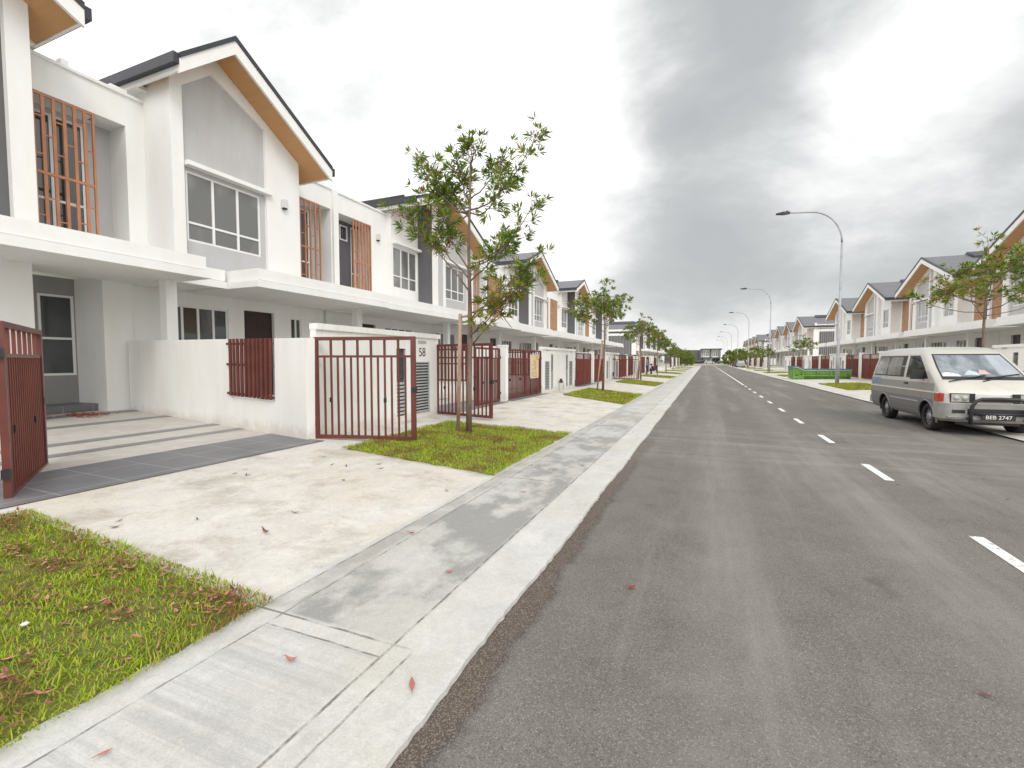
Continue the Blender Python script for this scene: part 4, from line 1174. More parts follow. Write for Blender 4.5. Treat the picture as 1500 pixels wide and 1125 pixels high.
# ------------------------------------------------------------------ waste skip
def skip():
    G = simple('skip_green_paint', (.15, .30, .06), .55, 0, .3, 2.2, .1); T = simple('skip_teal_rim', (.07, .17, .24), .5, 0, .2, 3)
    W = simple('skip_pale_line', (.55, .66, .50), .5, 0, .15, 6)
    root = empty('waste_skip', (6.25, 41.6, .05), math.radians(4), 'long green waste skip with dark teal rim behind the nearest street lamp', 'skip')
    L, D = 3.85, 1.6
    b = MB(G)
    # sloping sides: outline in x-z, front inclined
    def sec(y, zt, inn): return
    prof = [(0, .05), (L, .05), (L, .86), (.75, .86), (.30, 1.14), (0, 1.14)]
    n = len(prof); vs = [(x, .16 if z < .5 else 0, z) for x, z in prof] + [(x, D-.16 if z < .5 else D, z) for x, z in prof]
    fs = [(0, 1, 2, 3, 4, 5), tuple(range(6, 12))[::-1], (0, 6, 7, 1), (1, 7, 8, 2), (5, 11, 6, 0)]
    b.add(vs, fs)
    b.add([(0.05, .06, .75), (L-.05, .06, .75), (L-.05, D-.06, .75), (.05, D-.06, .75)], [(0, 1, 2, 3)])
    for x in (.0, .62): b.box(x, x+.10, -.07, .02, .0, 1.0 if x == 0 else .84)
    b.box(.10, .62, -.045, .03, .05, .30); b.build('body', root)
    r = MB(G)
    for x in (1.6, 2.5, 3.4): r.prismz([(x, -.05), (x+.09, -.05), (x+.09, .1), (x, .1)], .3, .84)
    r.tube([(.3, .02, .34), (L, .02, .34)], .08, n=8)
    r.build('rib', root)
    t = MB(T)
    for y in (-.03, D-.05):
        t.add([(x, yy, z) for yy in (y, y+.08) for (x, z) in ((.72, .88), (L+.03, .88), (L+.03, 1.0), (.78, 1.0), (.32, 1.27), (-.03, 1.27), (-.03, 1.15), (.28, 1.15))],
              [(0,1,2,3), (0,3,4,7), (7,4,5,6), (8,11,10,9), (8,15,12,11), (15,14,13,12), (0,8,9,1), (1,9,10,2), (2,10,11,3), (3,11,12,4), (4,12,13,5), (5,13,14,6), (6,14,15,7), (7,15,8,0)])
    t.box(-.03, .05, .05, D-.05, 1.0, 1.27); t.box(L-.04, L+.03, .05, D-.05, .88, 1.0)
    t.build('rim', root)
    w = MB(W); w.tube([(L, -.035, .86), (.75, -.035, .86), (.30, -.035, 1.13), (.02, -.035, 1.13)], .022, n=6); w.build('edge_line', root)
    s = MB(BLACK)
    for x in (.35, 3.7): s.tube([(x, .0, .07), (x, D, .07)], .07, n=8)
    s.build('roller', root)
skip()
for o_ in bpy.data.objects:
    if o_.name == 'waste_skip': o_.scale = (1, 1, .8)

# ------------------------------------------------------------------ van
# local: x forward (front bumper at x=0, tail at -4.15), y to its left, z up
def van():
    BODY, nt, b = mat('van_two_tone_paint'); n = N(nt)
    tc = n.new('ShaderNodeTexCoord').outputs['Object']; x, y, z = n.sep(tc)
    top = c4((.52, .505, .465)); mid = c4((.27, .262, .245)); low = c4((.175, .177, .185))
    c = n.mix(n.maprange(z, 1.045, 1.055), mid, top)
    front = n.maprange(x, -.42, -.40)
    c = n.mix(n.math('MULTIPLY', front, n.maprange(z, .845, .855)), c, c4((.52, .50, .445)))
    c = n.mix(n.maprange(z, .700, .708), low, c)
    c = n.mix(n.math('MULTIPLY', front, 1.0), c, n.mix(n.maprange(z, .845, .855), c4((.40, .385, .36)), c4((.52, .50, .445))))
    dirt = n.noise(tc, 3.2, 6, .7)
    c = n.mix(n.math('MULTIPLY', n.maprange(dirt, .45, .72), n.maprange(z, .25, 1.0, .8, .2)), c, c4((.20, .175, .15)))
    nt.links.new(c, b.inputs['Base Color']); b.inputs['Metallic'].default_value = .25; b.inputs['Roughness'].default_value = .38
    b.inputs['Coat Weight'].default_value = .25; b.inputs['Coat Roughness'].default_value = .2
    nt.links.new(n.bump(n.noise(tc, 2.5, 2), .03, .05), b.inputs['Normal'])
    root = empty('parked_van', label='old beige and grey van with black bull bar parked at the right kerb', cat='van')
    LV = [  # z, front x, rear x, half width, front corner radius, rear corner radius
        (.27, -.10, -3.98, .77, .20, .16), (.33, -.03, -4.08, .81, .20, .14), (.50, -.03, -4.12, .835, .19, .14), (.62, -.05, -4.13, .842, .17, .14),
        (.70, -.07, -4.14, .845, .16, .14), (.86, -.10, -4.14, .842, .15, .14), (.885, -.115, -4.14, .838, .15, .14), (1.02, -.24, -4.13, .832, .15, .14),
        (1.10, -.36, -4.12, .822, .14, .14), (1.16, -.45, -4.11, .812, .13, .14), (1.40, -.80, -4.06, .772, .12, .15), (1.68, -1.20, -3.98, .712, .12, .17),
        (1.76, -1.33, -3.93, .682, .13, .19), (1.82, -1.50, -3.84, .62, .16, .22), (1.855, -1.75, -3.65, .50, .2, .25), (1.87, -2.1, -3.3, .25, .15, .15)]
    def lv(z):
        for i in range(len(LV)-1):
            if LV[i][0] <= z <= LV[i+1][0]:
                t = (z-LV[i][0])/(LV[i+1][0]-LV[i][0]); return [a+(b_-a)*t for a, b_ in zip(LV[i], LV[i+1])]
        return list(LV[-1])
    K = 5
    def ring(L):
        z, xf, xr, w, rf, rb = L; pts = []
        for (cx, cy, r, a0) in ((xf-rf, w-rf, rf, PI/2), (xf-rf, -(w-rf), rf, 0), (xr+rb, -(w-rb), rb, -PI/2), (xr+rb, w-rb, rb, -PI)):
            for k in range(K+1):
                a = a0 - PI/2*k/K; pts.append((cx+r*math.cos(a), cy+r*math.sin(a), z))
        return pts
    vs = []; fs = []; M = 4*(K+1)
    for L in LV: vs += ring(L)
    for i in range(len(LV)-1):
        for j in range(M): fs.append((i*M+j, i*M+(j+1) % M, (i+1)*M+(j+1) % M, (i+1)*M+j))
    fs += [tuple(range(M))[::-1], tuple(range((len(LV)-1)*M, len(LV)*M))]
    me = bpy.data.meshes.new('body'); me.from_pydata(vs, [], fs); 
    bm = bmesh.new(); bm.from_mesh(me); bmesh.ops.recalc_face_normals(bm, faces=bm.faces); bm.to_mesh(me); bm.free()
    me.materials.append(BODY); me.materials.append(BLACK)
    body = link('body', me, root)
    AX = (-.74, -3.08); WR = .30
    cut = MB(BLACK)
    for ax in AX:
        for sy in (-1, 1):
            cut.tube([(ax, sy*.58, .29), (ax, sy*1.0, .29)], .365, n=28, smooth=False)
    cm = bpy.data.meshes.new('cut'); cm.from_pydata(cut.v, [], cut.f); cm.materials.append(BLACK)
    bm = bmesh.new(); bm.from_mesh(cm); bmesh.ops.recalc_face_normals(bm, faces=bm.faces); bm.to_mesh(cm); bm.free()
    co = bpy.data.objects.new('cut', cm); COL.objects.link(co)
    md = body.modifiers.new('cut', 'BOOLEAN'); md.object = co; md.operation = 'DIFFERENCE'; md.solver = 'EXACT'; md.material_mode = 'TRANSFER'
    bpy.context.view_layer.update()
    nm = bpy.data.meshes.new_from_object(body.evaluated_get(bpy.context.evaluated_depsgraph_get()))
    body.modifiers.clear(); body.data = nm; nm.name = 'body'
    bpy.data.objects.remove(co)
    for p in nm.polygons: p.use_smooth = True
    try: nm.set_sharp_from_angle(angle=math.radians(38))
    except Exception: pass
    # wheels
    for ax in AX:
        for sy in (-1, 1):
            t = MB(RUBBER); y0, y1 = sy*.60, sy*.80
            prof = [(.20, y0), (.285, y0), (.302, y0+sy*.02), (.302, y1-sy*.02), (.285, y1), (.195, y1), (.19, y1-sy*.03)]
            n2 = 28; vv = []; ff = []
            for k in range(n2):
                a = 2*PI*k/n2
                for (r, yy) in prof: vv.append((ax+r*math.cos(a), yy, .302+r*math.sin(a)))
            for k in range(n2):
                for q in range(len(prof)-1):
                    a = k*len(prof)+q; c_ = ((k+1) % n2)*len(prof)+q; ff.append((a, c_, c_+1, a+1))
            t.add(vv, ff, None, True); t.tube([(ax, y0+sy*.005, .302), (ax, y0+sy*.02, .302)], .21, n=20)
            wh = t.build('wheel', root)
            h = MB(HUB, BLACK); h.tube([(ax, y1-sy*.10, .302), (ax, y1-sy*.045, .302)], [.192, .192], n=24, smooth=False)
            h.tube([(ax, y1-sy*.045, .302), (ax, y1-sy*.012, .302)], [.10, .07], n=16)
            for k in range(10):
                a = 2*PI*k/10; h.tube([(ax+.145*math.cos(a), y1-sy*.046, .302+.145*math.sin(a)), (ax+.145*math.cos(a), y1-sy*.042, .302+.145*math.sin(a))], .022, 1, n=8, smooth=False)
            h.build('rim', wh)
    # --- panels lying on the skin
    def side_panel(name, poly, m, sy, off=.006, parent=root, thick=.02):
        mb = MB(m); vv = []
        for (xx, zz) in poly: w = lv(zz)[3]; vv.append((xx, sy*(w+off), zz))
        k = len(vv); v2 = [(p[0], p[1]-sy*thick, p[2]) for p in vv]
        mb.add(vv+v2, [tuple(range(k)), tuple(range(k, 2*k))[::-1]] + [(i, k+i, k+(i+1) % k, (i+1) % k) for i in range(k)])
        o = mb.build(name, parent)
        bm = bmesh.new(); bm.from_mesh(o.data); bmesh.ops.recalc_face_normals(bm, faces=bm.faces); bm.to_mesh(o.data); bm.free()
        return o
    zl, zh = 1.14, 1.66
    def fx(zz, o=.06): return lv(zz)[1]-lv(zz)[4]-o
    for sy in (-1, 1):
        fw = side_panel('front_door_window', [(fx(zl)-.13, zl), (fx(1.40)-.07, 1.40), (fx(zh)-.07, zh), (-1.92, zh), (-1.86, zl)], BLACK, sy)
        side_panel('window_pane', [(fx(zl)-.18, zl+.03), (fx(1.40)-.11, 1.40), (fx(zh)-.12, zh-.03), (-1.89, zh-.03), (-1.83, zl+.03)], GLASSD, sy, .010, fw, .003)
        sw = side_panel('side_window', [(-2.0, zl), (-2.05, zh), (-3.02, zh), (-3.02, zl)], BLACK, sy)
        side_panel('window_pane', [(-2.20, zl+.03), (-2.24, zh-.03), (-2.98, zh-.03), (-2.98, zl+.03)], VGLASS, sy, .010, sw, .003)
        rw = side_panel('rear_side_window', [(-3.05, zl), (-3.05, zh), (-3.74, zh), (-3.88, zl)], BLACK, sy)
        side_panel('window_pane', [(-3.09, zl+.03), (-3.09, zh-.03), (-3.70, zh-.03), (-3.83, zl+.03)], VGLASS, sy, .010, rw, .003)
        # shut lines, mouldings, handle
        side_panel('door_seam', [(-1.955, .42), (-1.955, 1.68), (-1.968, 1.68), (-1.968, .42)], BLACK, sy, .0035, root, .003)
        side_panel('door_seam', [(-1.00, .72), (-.70, 1.10), (-.69, 1.10), (-.99, .72)], BLACK, sy, .0035, root, .003)
        side_panel('door_seam', [(-3.035, .72), (-3.035, 1.12), (-3.046, 1.12), (-3.046, .72)], BLACK, sy, .0035, root, .003)
        side_panel('waist_moulding', [(-.22, .845), (-4.02, .845), (-4.02, .875), (-.22, .875)], LAMPW, sy, .012)
        side_panel('lower_moulding', [(-1.12, .60), (-2.70, .60), (-2.70, .625), (-1.12, .625)], LOUVRE, sy, .012)
        side_panel('door_handle', [(-1.70, .98), (-1.86, .98), (-1.86, 1.02), (-1.70, 1.02)], BLACK, sy, .022)
        mi = MB(BLACK); yb = sy*(lv(1.25)[3]); a_, b_ = sorted((yb+sy*.03, yb+sy*.25))
        mi.box(-1.02, -.92, a_, b_, 1.12, 1.32); a_, b_ = sorted((yb-sy*.02, yb+sy*.05)); mi.box(-.99, -.94, a_, b_, 1.17, 1.23)
        mi.build('wing_mirror', root)
        # wheel arch lip
        for ax in AX:
            l = MB(BODY); pts = []
            for k in range(15):
                a = math.radians(-12 + 204*k/14); zz = .29+.378*math.sin(a); pts.append((ax+.378*math.cos(a), sy*(lv(max(.28, zz))[3]+.004), zz))
            l.tube(pts, .020, n=6); l.build('wheel_arch', root)
    # logo smudge on rear quarter : blue sticker
    side_panel('blue_sticker', [(-3.30, .95), (-3.42, 1.08), (-3.95, 1.08), (-3.90, .93)], simple('faded_blue_sticker', (.20, .25, .42), .5, 0, .3, 9), -1, .008)
    # windscreen
    def scr(name, zy, m, off, parent, th=.004):
        mb = MB(m); vv = [(lv(z_)[1]+off, y_, z_) for (y_, z_) in zy]; k = len(vv)
        v2 = [(p[0]-th, p[1], p[2]-th*.6) for p in vv]
        mb.add(vv+v2, [tuple(range(k)), tuple(range(k, 2*k))[::-1]] + [(i, k+i, k+(i+1) % k, (i+1) % k) for i in range(k)])
        o = mb.build(name, parent)
        bm = bmesh.new(); bm.from_mesh(o.data); bmesh.ops.recalc_face_normals(bm, faces=bm.faces); bm.to_mesh(o.data); bm.free()
        return o
    SG, nt, b = mat('windscreen_glass'); n = N(nt); tc = n.new('ShaderNodeTexCoord').outputs['Object']
    a = n.noise(n.mapping(tc, (1, 2.2, 1)), 2.0, 4, .6); sx, sy_, sz = n.sep(tc)
    c = n.mix(n.maprange(a, .4, .62), c4((.10, .12, .135)), c4((.24, .27, .30)))
    cur = n.math('MULTIPLY', n.maprange(sy_, .28, .34), n.maprange(sz, 1.22, 1.26))
    c = n.mix(n.math('MULTIPLY', cur, .6), c, c4((.42, .46, .50)))
    nt.links.new(c, b.inputs['Base Color']); b.inputs['Roughness'].default_value = .06; b.inputs['Specular IOR Level'].default_value = .9
    z0, z1, z2 = 1.135, 1.40, 1.69
    wf = scr('windscreen', [(-.70, z0), (.70, z0), (.665, z1), (.60, z2), (-.60, z2), (-.665, z1)], BLACK, .004, root)
    z0, z1, z2 = 1.20, 1.40, 1.66
    scr('windscreen_pane', [(-.665, z0), (.665, z0), (.635, z1), (.575, z2), (-.575, z2), (-.635, z1)], SG, .010, wf)
    pa = simple('dashboard_paper', (.62, .63, .66), .6, 0, .1, 8); pk = simple('pink_paper', (.50, .33, .34), .6, 0, .15, 8); gc = simple('pale_green_paper', (.42, .52, .50), .6, 0, .1, 8)
    scr('dashboard_papers', [(-.66, 1.205), (-.34, 1.205), (-.38, 1.25), (-.54, 1.29), (-.64, 1.27)], pa, .013, wf)
    scr('dashboard_papers', [(-.28, 1.235), (-.02, 1.235), (-.04, 1.30), (-.16, 1.33)], gc, .013, wf)
    scr('dashboard_papers', [(-.03, 1.25), (.17, 1.25), (.12, 1.33), (.03, 1.345)], pk, .015, wf)
    wp = MB(BLACK)
    for (ya, yb, za, zb) in ((-.62, .05, 1.10, 1.23), (.03, .62, 1.17, 1.26), ):
        wp.tube([(lv(za)[1]+.03, ya, za), (lv(zb)[1]+.035, yb, zb)], .011, n=6)
    wp.tube([(lv(1.12)[1]+.03, -.05, 1.10), (lv(1.2)[1]+.03, .3, 1.20)], .014, n=6); wp.tube([(lv(1.12)[1]+.03, -.6, 1.08), (lv(1.18)[1]+.03, -.3, 1.16)], .014, n=6)
    wp.build('wiper', root)
    # front face: headlights, indicators, grille, bumper
    LENS, nt, b = mat('headlight_lens'); b.inputs['Base Color'].default_value = (.40, .41, .34, 1); b.inputs['Roughness'].default_value = .12; b.inputs['Metallic'].default_value = .3
    RED = simple('amber_red_lens', (.45, .05, .03), .2, 0, .2, 9)
    for sy in (-1, 1):
        def yb(a_, b_): return sorted((sy*a_, sy*b_))
        h = MB(BLACK); a_, b_ = yb(.30, .70); h.box(-.20, -.055, a_, b_, .675, .865); hl = h.build('headlight', root)
        l = MB(LENS); a_, b_ = yb(.40, .69); l.box(-.12, -.045, a_, b_, .69, .85)
        a_, b_ = yb(.535, .545); l.build('lens', hl)
        k = MB(LOUVRE); k.tube([(-.06, sy*.47, .77), (-.040, sy*.47, .77)], .055, n=16); k.tube([(-.06, sy*.61, .77), (-.040, sy*.61, .77)], .055, n=16); k.build('reflector', hl)
        r = MB(RED); rg = []
        L = lv(.77); w_, rf, xf = L[3], L[4], L[1]; pts = []
        for q in range(3, 8):
            a0 = PI/2*q/7; pts.append((xf-rf+(rf+.010)*math.cos(a0), sy*(w_-rf+(rf+.010)*math.sin(a0))))
        pts.append((xf-rf-.13, sy*(w_+.010)))
        inner = [(p[0]-.03, p[1]-sy*.03) for p in pts][::-1]
        r.prismz(pts+inner, .685, .855); r.build('indicator', root)
    BUMP = simple('bumper_grey_beige', (.31, .305, .295), .5, .1, .14, 4)
    bp = MB(BUMP)
    L = lv(.5); pts = []
    for sy in (1, -1):
        arc = []
        for q in range(9):
            a0 = PI/2*q/8; rf = .24; arc.append((.05-rf+rf*math.cos(a0), sy*(.865-rf+rf*math.sin(a0))))
        arc.append((-.36, sy*.865))
        pts += arc[::-1] if sy > 0 else arc
    inn = [(p[0]-.07 if p[0] > -.2 else p[0], p[1]*.93) for p in pts][::-1]
    bp.prismz(pts+inn, .34, .655); bm_ = bp.build('front_bumper', root)
    k = MB(BLACK); k.box(.045, .062, -.46, .46, .44, .56); 
    for sy in (-1, 1): a_, b_ = sorted((sy*.50, sy*.70)); k.box(.03, .053, a_, b_, .46, .53)
    k.build('bumper_inset', bm_)
    k = MB(BLACK); k.box(-.06, -.045, -.30, .30, .70, .74); k.build('radiator_grille', root)
    k = MB(HUB); k.box(-.03, .075, -.78, -.35, .375, .395); k.build('bumper_strip', bm_)
    bb = MB(BLACK)
    pts = [(.12, -.44, .26), (.15, -.45, .42), (.17, -.44, .62), (.16, -.38, .72), (.15, -.28, .765), (.15, 0, .775), (.15, .28, .765), (.16, .38, .72), (.17, .44, .62), (.15, .45, .42), (.12, .44, .26)]
    bb.tube(pts, .034, n=10)
    bb.tube([(.10, -.44, .46), (.10, .44, .46)], .03, n=8)
    for sy in (-1, 1): bb.tube([(-.1, sy*.44, .36), (.14, sy*.44, .36)], .035, n=8)
    bb.build('bull_bar', root)
    pl = MB(BLACK); pl.box(.105, .118, -.26, .26, .34, .455); po = pl.build('number_plate', root)
    text_part('BEB 2747', 'plate_lettering', po, (.1195, 0, .397), (PI/2, 0, PI/2), .105, YPLATE, .001)
    # underbody
    u = MB(BLACK); u.box(-3.9, -.25, -.52, .52, .20, .30); u.tube([(-.74, -.62, .302), (-.74, .62, .302)], .04, n=8); u.tube([(-3.08, -.62, .302), (-3.08, .62, .302)], .05, n=8); u.build('underbody', root)
    # rear bumper and lamp
    rb = MB(BUMP); rb.box(-4.22, -4.05, -.80, .80, .36, .56); rb.build('rear_bumper', root)
    for sy in (-1, 1):
        r = MB(RED); a_, b_ = sorted((sy*.70, sy*.80)); r.box(-4.155, -4.10, a_, b_, .80, 1.05); r.build('tail_lamp', root)
    s = MB(HUB); s.tube([(-1.45, .05, 1.85), (-3.6, .05, 1.88)], .002) if False else None
    root.scale = (.97, .97, .97); root.location = (5.24, 11.97, .004); root.rotation_euler = (0, 0, math.radians(-88.0))
    return root
van()

# ------------------------------------------------------------------ people far down the left verge
def person(joints, radii, edges, skin_mats, loc, rz, label, trousers, shirt, hairc):
    """one continuous skinned body; materials by height bands"""
    root = empty('person', loc, rz, label, 'person')
    me = bpy.data.meshes.new('body'); me.from_pydata(joints, edges, [])
    o = bpy.data.objects.new('body', me); COL.objects.link(o)
    sk = o.modifiers.new('s', 'SKIN'); me.skin_vertices[0].data
    for i, r in enumerate(radii): me.skin_vertices[0].data[i].radius = (r, r) if not isinstance(r, tuple) else r
    me.skin_vertices[0].data[0].use_root = True
    sb = o.modifiers.new('b', 'SUBSURF'); sb.levels = 2; sb.render_levels = 2
    bpy.context.view_layer.update()
    nm = bpy.data.meshes.new_from_object(o.evaluated_get(bpy.context.evaluated_depsgraph_get()))
    bpy.data.objects.remove(o)
    nm.materials.clear()
    for m in skin_mats: nm.materials.append(m)
    for p in nm.polygons:
        p.use_smooth = True; z = p.center.z; x = abs(p.center.y)
        p.material_index = trousers(p.center)
    b = link('body', nm, root)
    h = MB(hairc); hp = joints[5]; vs = []
    for i in range(6):
        for j in range(10):
            t = PI*.62*i/5; a = 2*PI*j/10; vs.append((hp[0]-.012+.108*math.sin(t)*math.cos(a), hp[1]+.092*math.sin(t)*math.sin(a), hp[2]+.02+.118*math.cos(t)))
    h.add(vs, [(i*10+j, i*10+(j+1) % 10, (i+1)*10+(j+1) % 10, (i+1)*10+j) for i in range(5) for j in range(10)], None, True)
    h.build('hair', root)
SKIN = simple('skin', (.30, .17, .11), .55, 0, .1, 8); NAVY = simple('navy_cloth', (.03, .035, .07), .9, 0, .2, 8)
GREYC = simple('grey_blue_shirt', (.22, .24, .30), .9, 0, .15, 8); DTR = simple('dark_trousers', (.045, .022, .028), .9, 0, .2, 8); HAIR = simple('black_hair', (.012, .01, .01), .6)
# standing, arms bent forward over a work
J = [(0,0,.92), (0,0,1.10), (.02,0,1.28), (.03,0,1.42), (.05,0,1.50), (.08,0,1.62),
     (0,.10,.88), (.03,.11,.48), (-.02,.12,.09), (.12,.13,.03), (0,-.10,.88), (.06,-.11,.48), (.02,-.12,.09), (.16,-.13,.03),
     (.03,.19,1.40), (.02,.25,1.14), (.22,.18,1.02), (.30,.15,1.02), (.03,-.19,1.40), (.02,-.25,1.14), (.22,-.16,1.00), (.30,-.13,1.00),
     (.35,.17,1.01), (.35,.13,1.00), (.35,-.15,.99), (.35,-.11,.98)]
Ed = [(0,1),(1,2),(2,3),(3,4),(4,5),(0,6),(6,7),(7,8),(8,9),(0,10),(10,11),(11,12),(12,13),(3,14),(14,15),(15,16),(16,17),(3,18),(18,19),(19,20),(20,21),(17,22),(17,23),(21,24),(21,25)]
Rr = [(.13,.16), (.11,.145), (.115,.165), (.10,.15), .05, .10, .09, .065, .045, .035, .09, .065, .045, .035, .06, .045, .036, .034, .06, .045, .036, .034, .012, .012, .012, .012]
def cl(c):
    if c.z > 1.47 or (c.x > .20 and c.z > .9 and c.z < 1.3): return 0
    return 1 if c.z > .92 else 2
person(J, Rr, Ed, [SKIN, GREYC, DTR], (-5.4, 47.6, .08), math.radians(10), 'standing person in a grey shirt and dark trousers by the left gates', cl, None, HAIR)
J2 = [(0,0,.34), (.06,0,.50), (.14,0,.66), (.20,0,.78), (.25,0,.86), (.30,0,.97),
      (.04,.12,.36), (.38,.16,.46), (.26,.16,.08), (.38,.17,.03), (.04,-.12,.36), (.38,-.16,.46), (.26,-.16,.08), (.38,-.17,.03),
      (.20,.18,.76), (.30,.24,.55), (.46,.18,.42), (.53,.15,.40), (.20,-.18,.76), (.30,-.24,.55), (.46,-.16,.42), (.53,-.13,.40),
      (.57,.17,.39), (.57,.13,.38), (.57,-.15,.39), (.57,-.11,.38)]
def cl2(c):
    if c.z > .84 or c.x > .47: return 0
    return 1 if (c.z > .5 and c.x < .34) else 2
person(J2, Rr, Ed, [SKIN, NAVY, DTR], (-4.95, 50.3, .08), math.radians(200), 'person in dark navy clothes crouching on the left verge beside the standing one', cl2, None, HAIR)
# low black bollard
root = empty('bollard', (-5.3, 57.0, .08), 0, 'small black bollard on the left verge beyond the two people', 'bollard')
a = MB(BLACK); a.tube([(0,0,0), (0,0,.62), (0,0,.68), (0,0,.82), (0,0,.88)], [.09, .085, .11, .10, .04], n=12); a.build('post', root)

# ------------------------------------------------------------------ far end: hedge tree, shop block, cars
def bush(name, loc, rx, ry, rz_, n, seed, label, cat, L=.5, trunk=True):
    root = empty(name, loc, 0, label, cat); r = random.Random(seed); lf = MB(LEAFM)
    for k in range(n):
        a, e = r.uniform(0, 2*PI), r.uniform(-.9, 1.57); q = r.uniform(.45, 1)**.5*(1+.14*math.sin(3*a+seed)+.1*math.sin(7*e))
        c = Vector((math.cos(a)*math.cos(e)*rx*q, math.sin(a)*math.cos(e)*ry*q, rz_*1.15+math.sin(e)*rz_*q))
        rosette(lf, c, (c-Vector((0,0,rz_))), 9, L, L*.32, r, 0)
    lf.build('crown', root)
    if trunk: t = MB(BARK); limb(t, [(0,0,0), (.05,0,rz_*.6), (0,.05,rz_*1.2)], .12, .05); t.build('trunk', root)
for i, (x, y, s_) in enumerate(((-4.9, 131, 1.0), (-4.7, 137, .9))):
    bush('round_tree', (x, y, 0), 2.4*s_, 2.2*s_, 1.75*s_, 420, 4+i, ('round yellow-green tree at the far end of the left verge', 'second round yellow-green tree just behind it at the far end')[i], 'tree', .42)
for i, (x, y, s_) in enumerate(((6.5, 146, 1.1), (9, 158, 1.3), (10.5, 175, 1.4), (-9, 156, 1.4), (-16, 158, 1.5), (14, 158, 1.5))):
    bush('round_tree', (x, y, 0), 2.2*s_, 2.2*s_, 1.7*s_, 300, 14+i, 'dark green tree clump %s beyond the far junction' % ('on the right, nearest', 'on the right, middle', 'on the right, farthest', 'on the left, nearer the road', 'on the left, farther out', 'on the far right')[i], 'tree', .5)
def shop():
    root = empty('shop_block', (.3, 250, 0), 0, 'dark grey and white two storey shop block closing the far end of the street', 'building')
    w = MB(DGREY, WHITE, MGREY)
    w.box(-20, -2.6, 0, 9, 0, 6.7, 0); w.box(-2.6, 5.9, 0, 9, 3.0, 6.9, 1); w.box(-2.6, 5.9, .6, 9, 0, 3.0, 1)
    w.box(-2.8, 7.0, -1.6, 9.4, 6.9, 7.35, 0) ; w.box(-3.2, -2.5, -1.6, 9.4, 0, 6.9, 0); w.box(1.5, 2.1, -.5, .5, 3.1, 6.9, 0); w.box(5.9, 6.3, -1.2, 9, 0, 6.9, 0)
    w.build('wall', root)
    c = MB(DARKCAP); c.box(-2.4, 5.8, -2.3, 0, 2.75, 3.05); c.build('awning', root)
    for x in (-2.2, -1.2, -.2, .7, 2.3, 3.2, 4.1, 5.0):
        a = MB(GLASS); a.box(x, x+.7, -.04, -.01, 3.7, 6.2); a.build('window', root)
    for x in (-2.2, .1, 2.4, 4.1):
        a = MB(GLASSD); a.box(x, x+1.6, .54, .59, .2, 2.5); a.build('shop_front', root)
shop()
def far_car(loc, rz, col, label):
    root = empty('parked_car', loc, rz, label, 'car', 'cars parked at the far end'); m = simple('car_paint', col, .3, .2, .05, 3)
    b = MB(m); b.prismz([(-2.1, -.8), (2.1, -.8), (2.15, .8), (-2.1, .8)], .28, .85)
    b.prismz([(-1.9, -.72), (1.3, -.72), (1.3, .72), (-1.9, .72)], .85, .93)
    b.add([(-1.7, -.7, .93), (1.1, -.7, .93), (1.1, .7, .93), (-1.7, .7, .93), (-1.2, -.6, 1.42), (.4, -.6, 1.42), (.4, .6, 1.42), (-1.2, .6, 1.42)],
          [(0,1,5,4), (1,2,6,5), (2,3,7,6), (3,0,4,7), (4,5,6,7)]); b.build('body', root)
    g = MB(GLASSD)
    g.add([(-1.5, -.712, .97), (.95, -.712, .97), (.35, -.625, 1.37), (-1.15, -.625, 1.37)], [(0,1,2,3)]); g.add([(-1.5, .712, .97), (.95, .712, .97), (.35, .625, 1.37), (-1.15, .625, 1.37)], [(3,2,1,0)])
    g.add([(1.08, -.6, .99), (1.08, .6, .99), (.46, .52, 1.40), (.46, -.52, 1.40)], [(0,1,2,3)]); g.build('windows', root)
    for x in (-1.3, 1.3):
        for y in (-.72, .72):
            w = MB(RUBBER); w.tube([(x, y-.09, .31), (x, y+.09, .31)], .31, n=16, smooth=False); w.build('wheel', root)
for i, (x, y, rz_, c_, l_) in enumerate(((-9.0, 160, .1, (.5, .5, .5), 'pale silver car at the far junction on the left'), (-3, 235, 0, (.02, .02, .025), 'black car before the far shop block'),
      (1.5, 236, 0, (.6, .6, .6), 'white car before the far shop block'), (6.6, 236, 0, (.1, .1, .12), 'dark grey car before the far shop block'),
      (6.9, 118, PI/2, (.05, .05, .06), 'dark car on the far right verge'), (6.9, 111, PI/2, (.35, .36, .38), 'grey car on the far right verge'), (6.8, 126, PI/2, (.12, .04, .04), 'dark red car farthest along the right verge'))):
    far_car((x, y, .02), rz_, c_, l_)

# ------------------------------------------------------------------ fallen leaves on paving and road, litter
def single_leaf(x, y, z, L, W, az, m=None, curl=.12, name='fallen_leaf', label=None):
    mb = MB(m or DEADL); leaf_geo(mb, (0, 0, 0), L, W, 0, curl, 0)
    mb.tube([(-L*.5, 0, curl*L), (-L*.72, 0, curl*L*.6)], .0016, n=4)
    o = mb.build(name); o.location = (x, y, z+.006); o.rotation_euler = (0, 0, az)
    return tag(o, label, 'leaf', 'fallen leaves on the paving')
PINK = simple('pink_red_leaf', (.42, .15, .12), .55, 0, .2, 30); REDL = simple('dark_red_leaf', (.30, .04, .03), .55, 0, .2, 30); BRL = simple('brown_leaf', (.17, .075, .05), .7, 0, .3, 30)
single_leaf(-1.20, 1.70, .026, .085, .026, 2.2, PINK, .1, label='long pink leaf on the pale kerb band at the bottom')
single_leaf(-1.85, 1.62, .026, .07, .025, .2, PINK, .3, label='curled pinkish leaf on the ribbed concrete slab')
single_leaf(-2.62, 1.06, .03, .07, .03, .9, REDL, .3, label='dark curled leaf on the slab border beside the grass')
single_leaf(-2.05, .95, .026, .05, .015, 1.2, PINK, .1, label='small red leaf low on the ribbed slab')
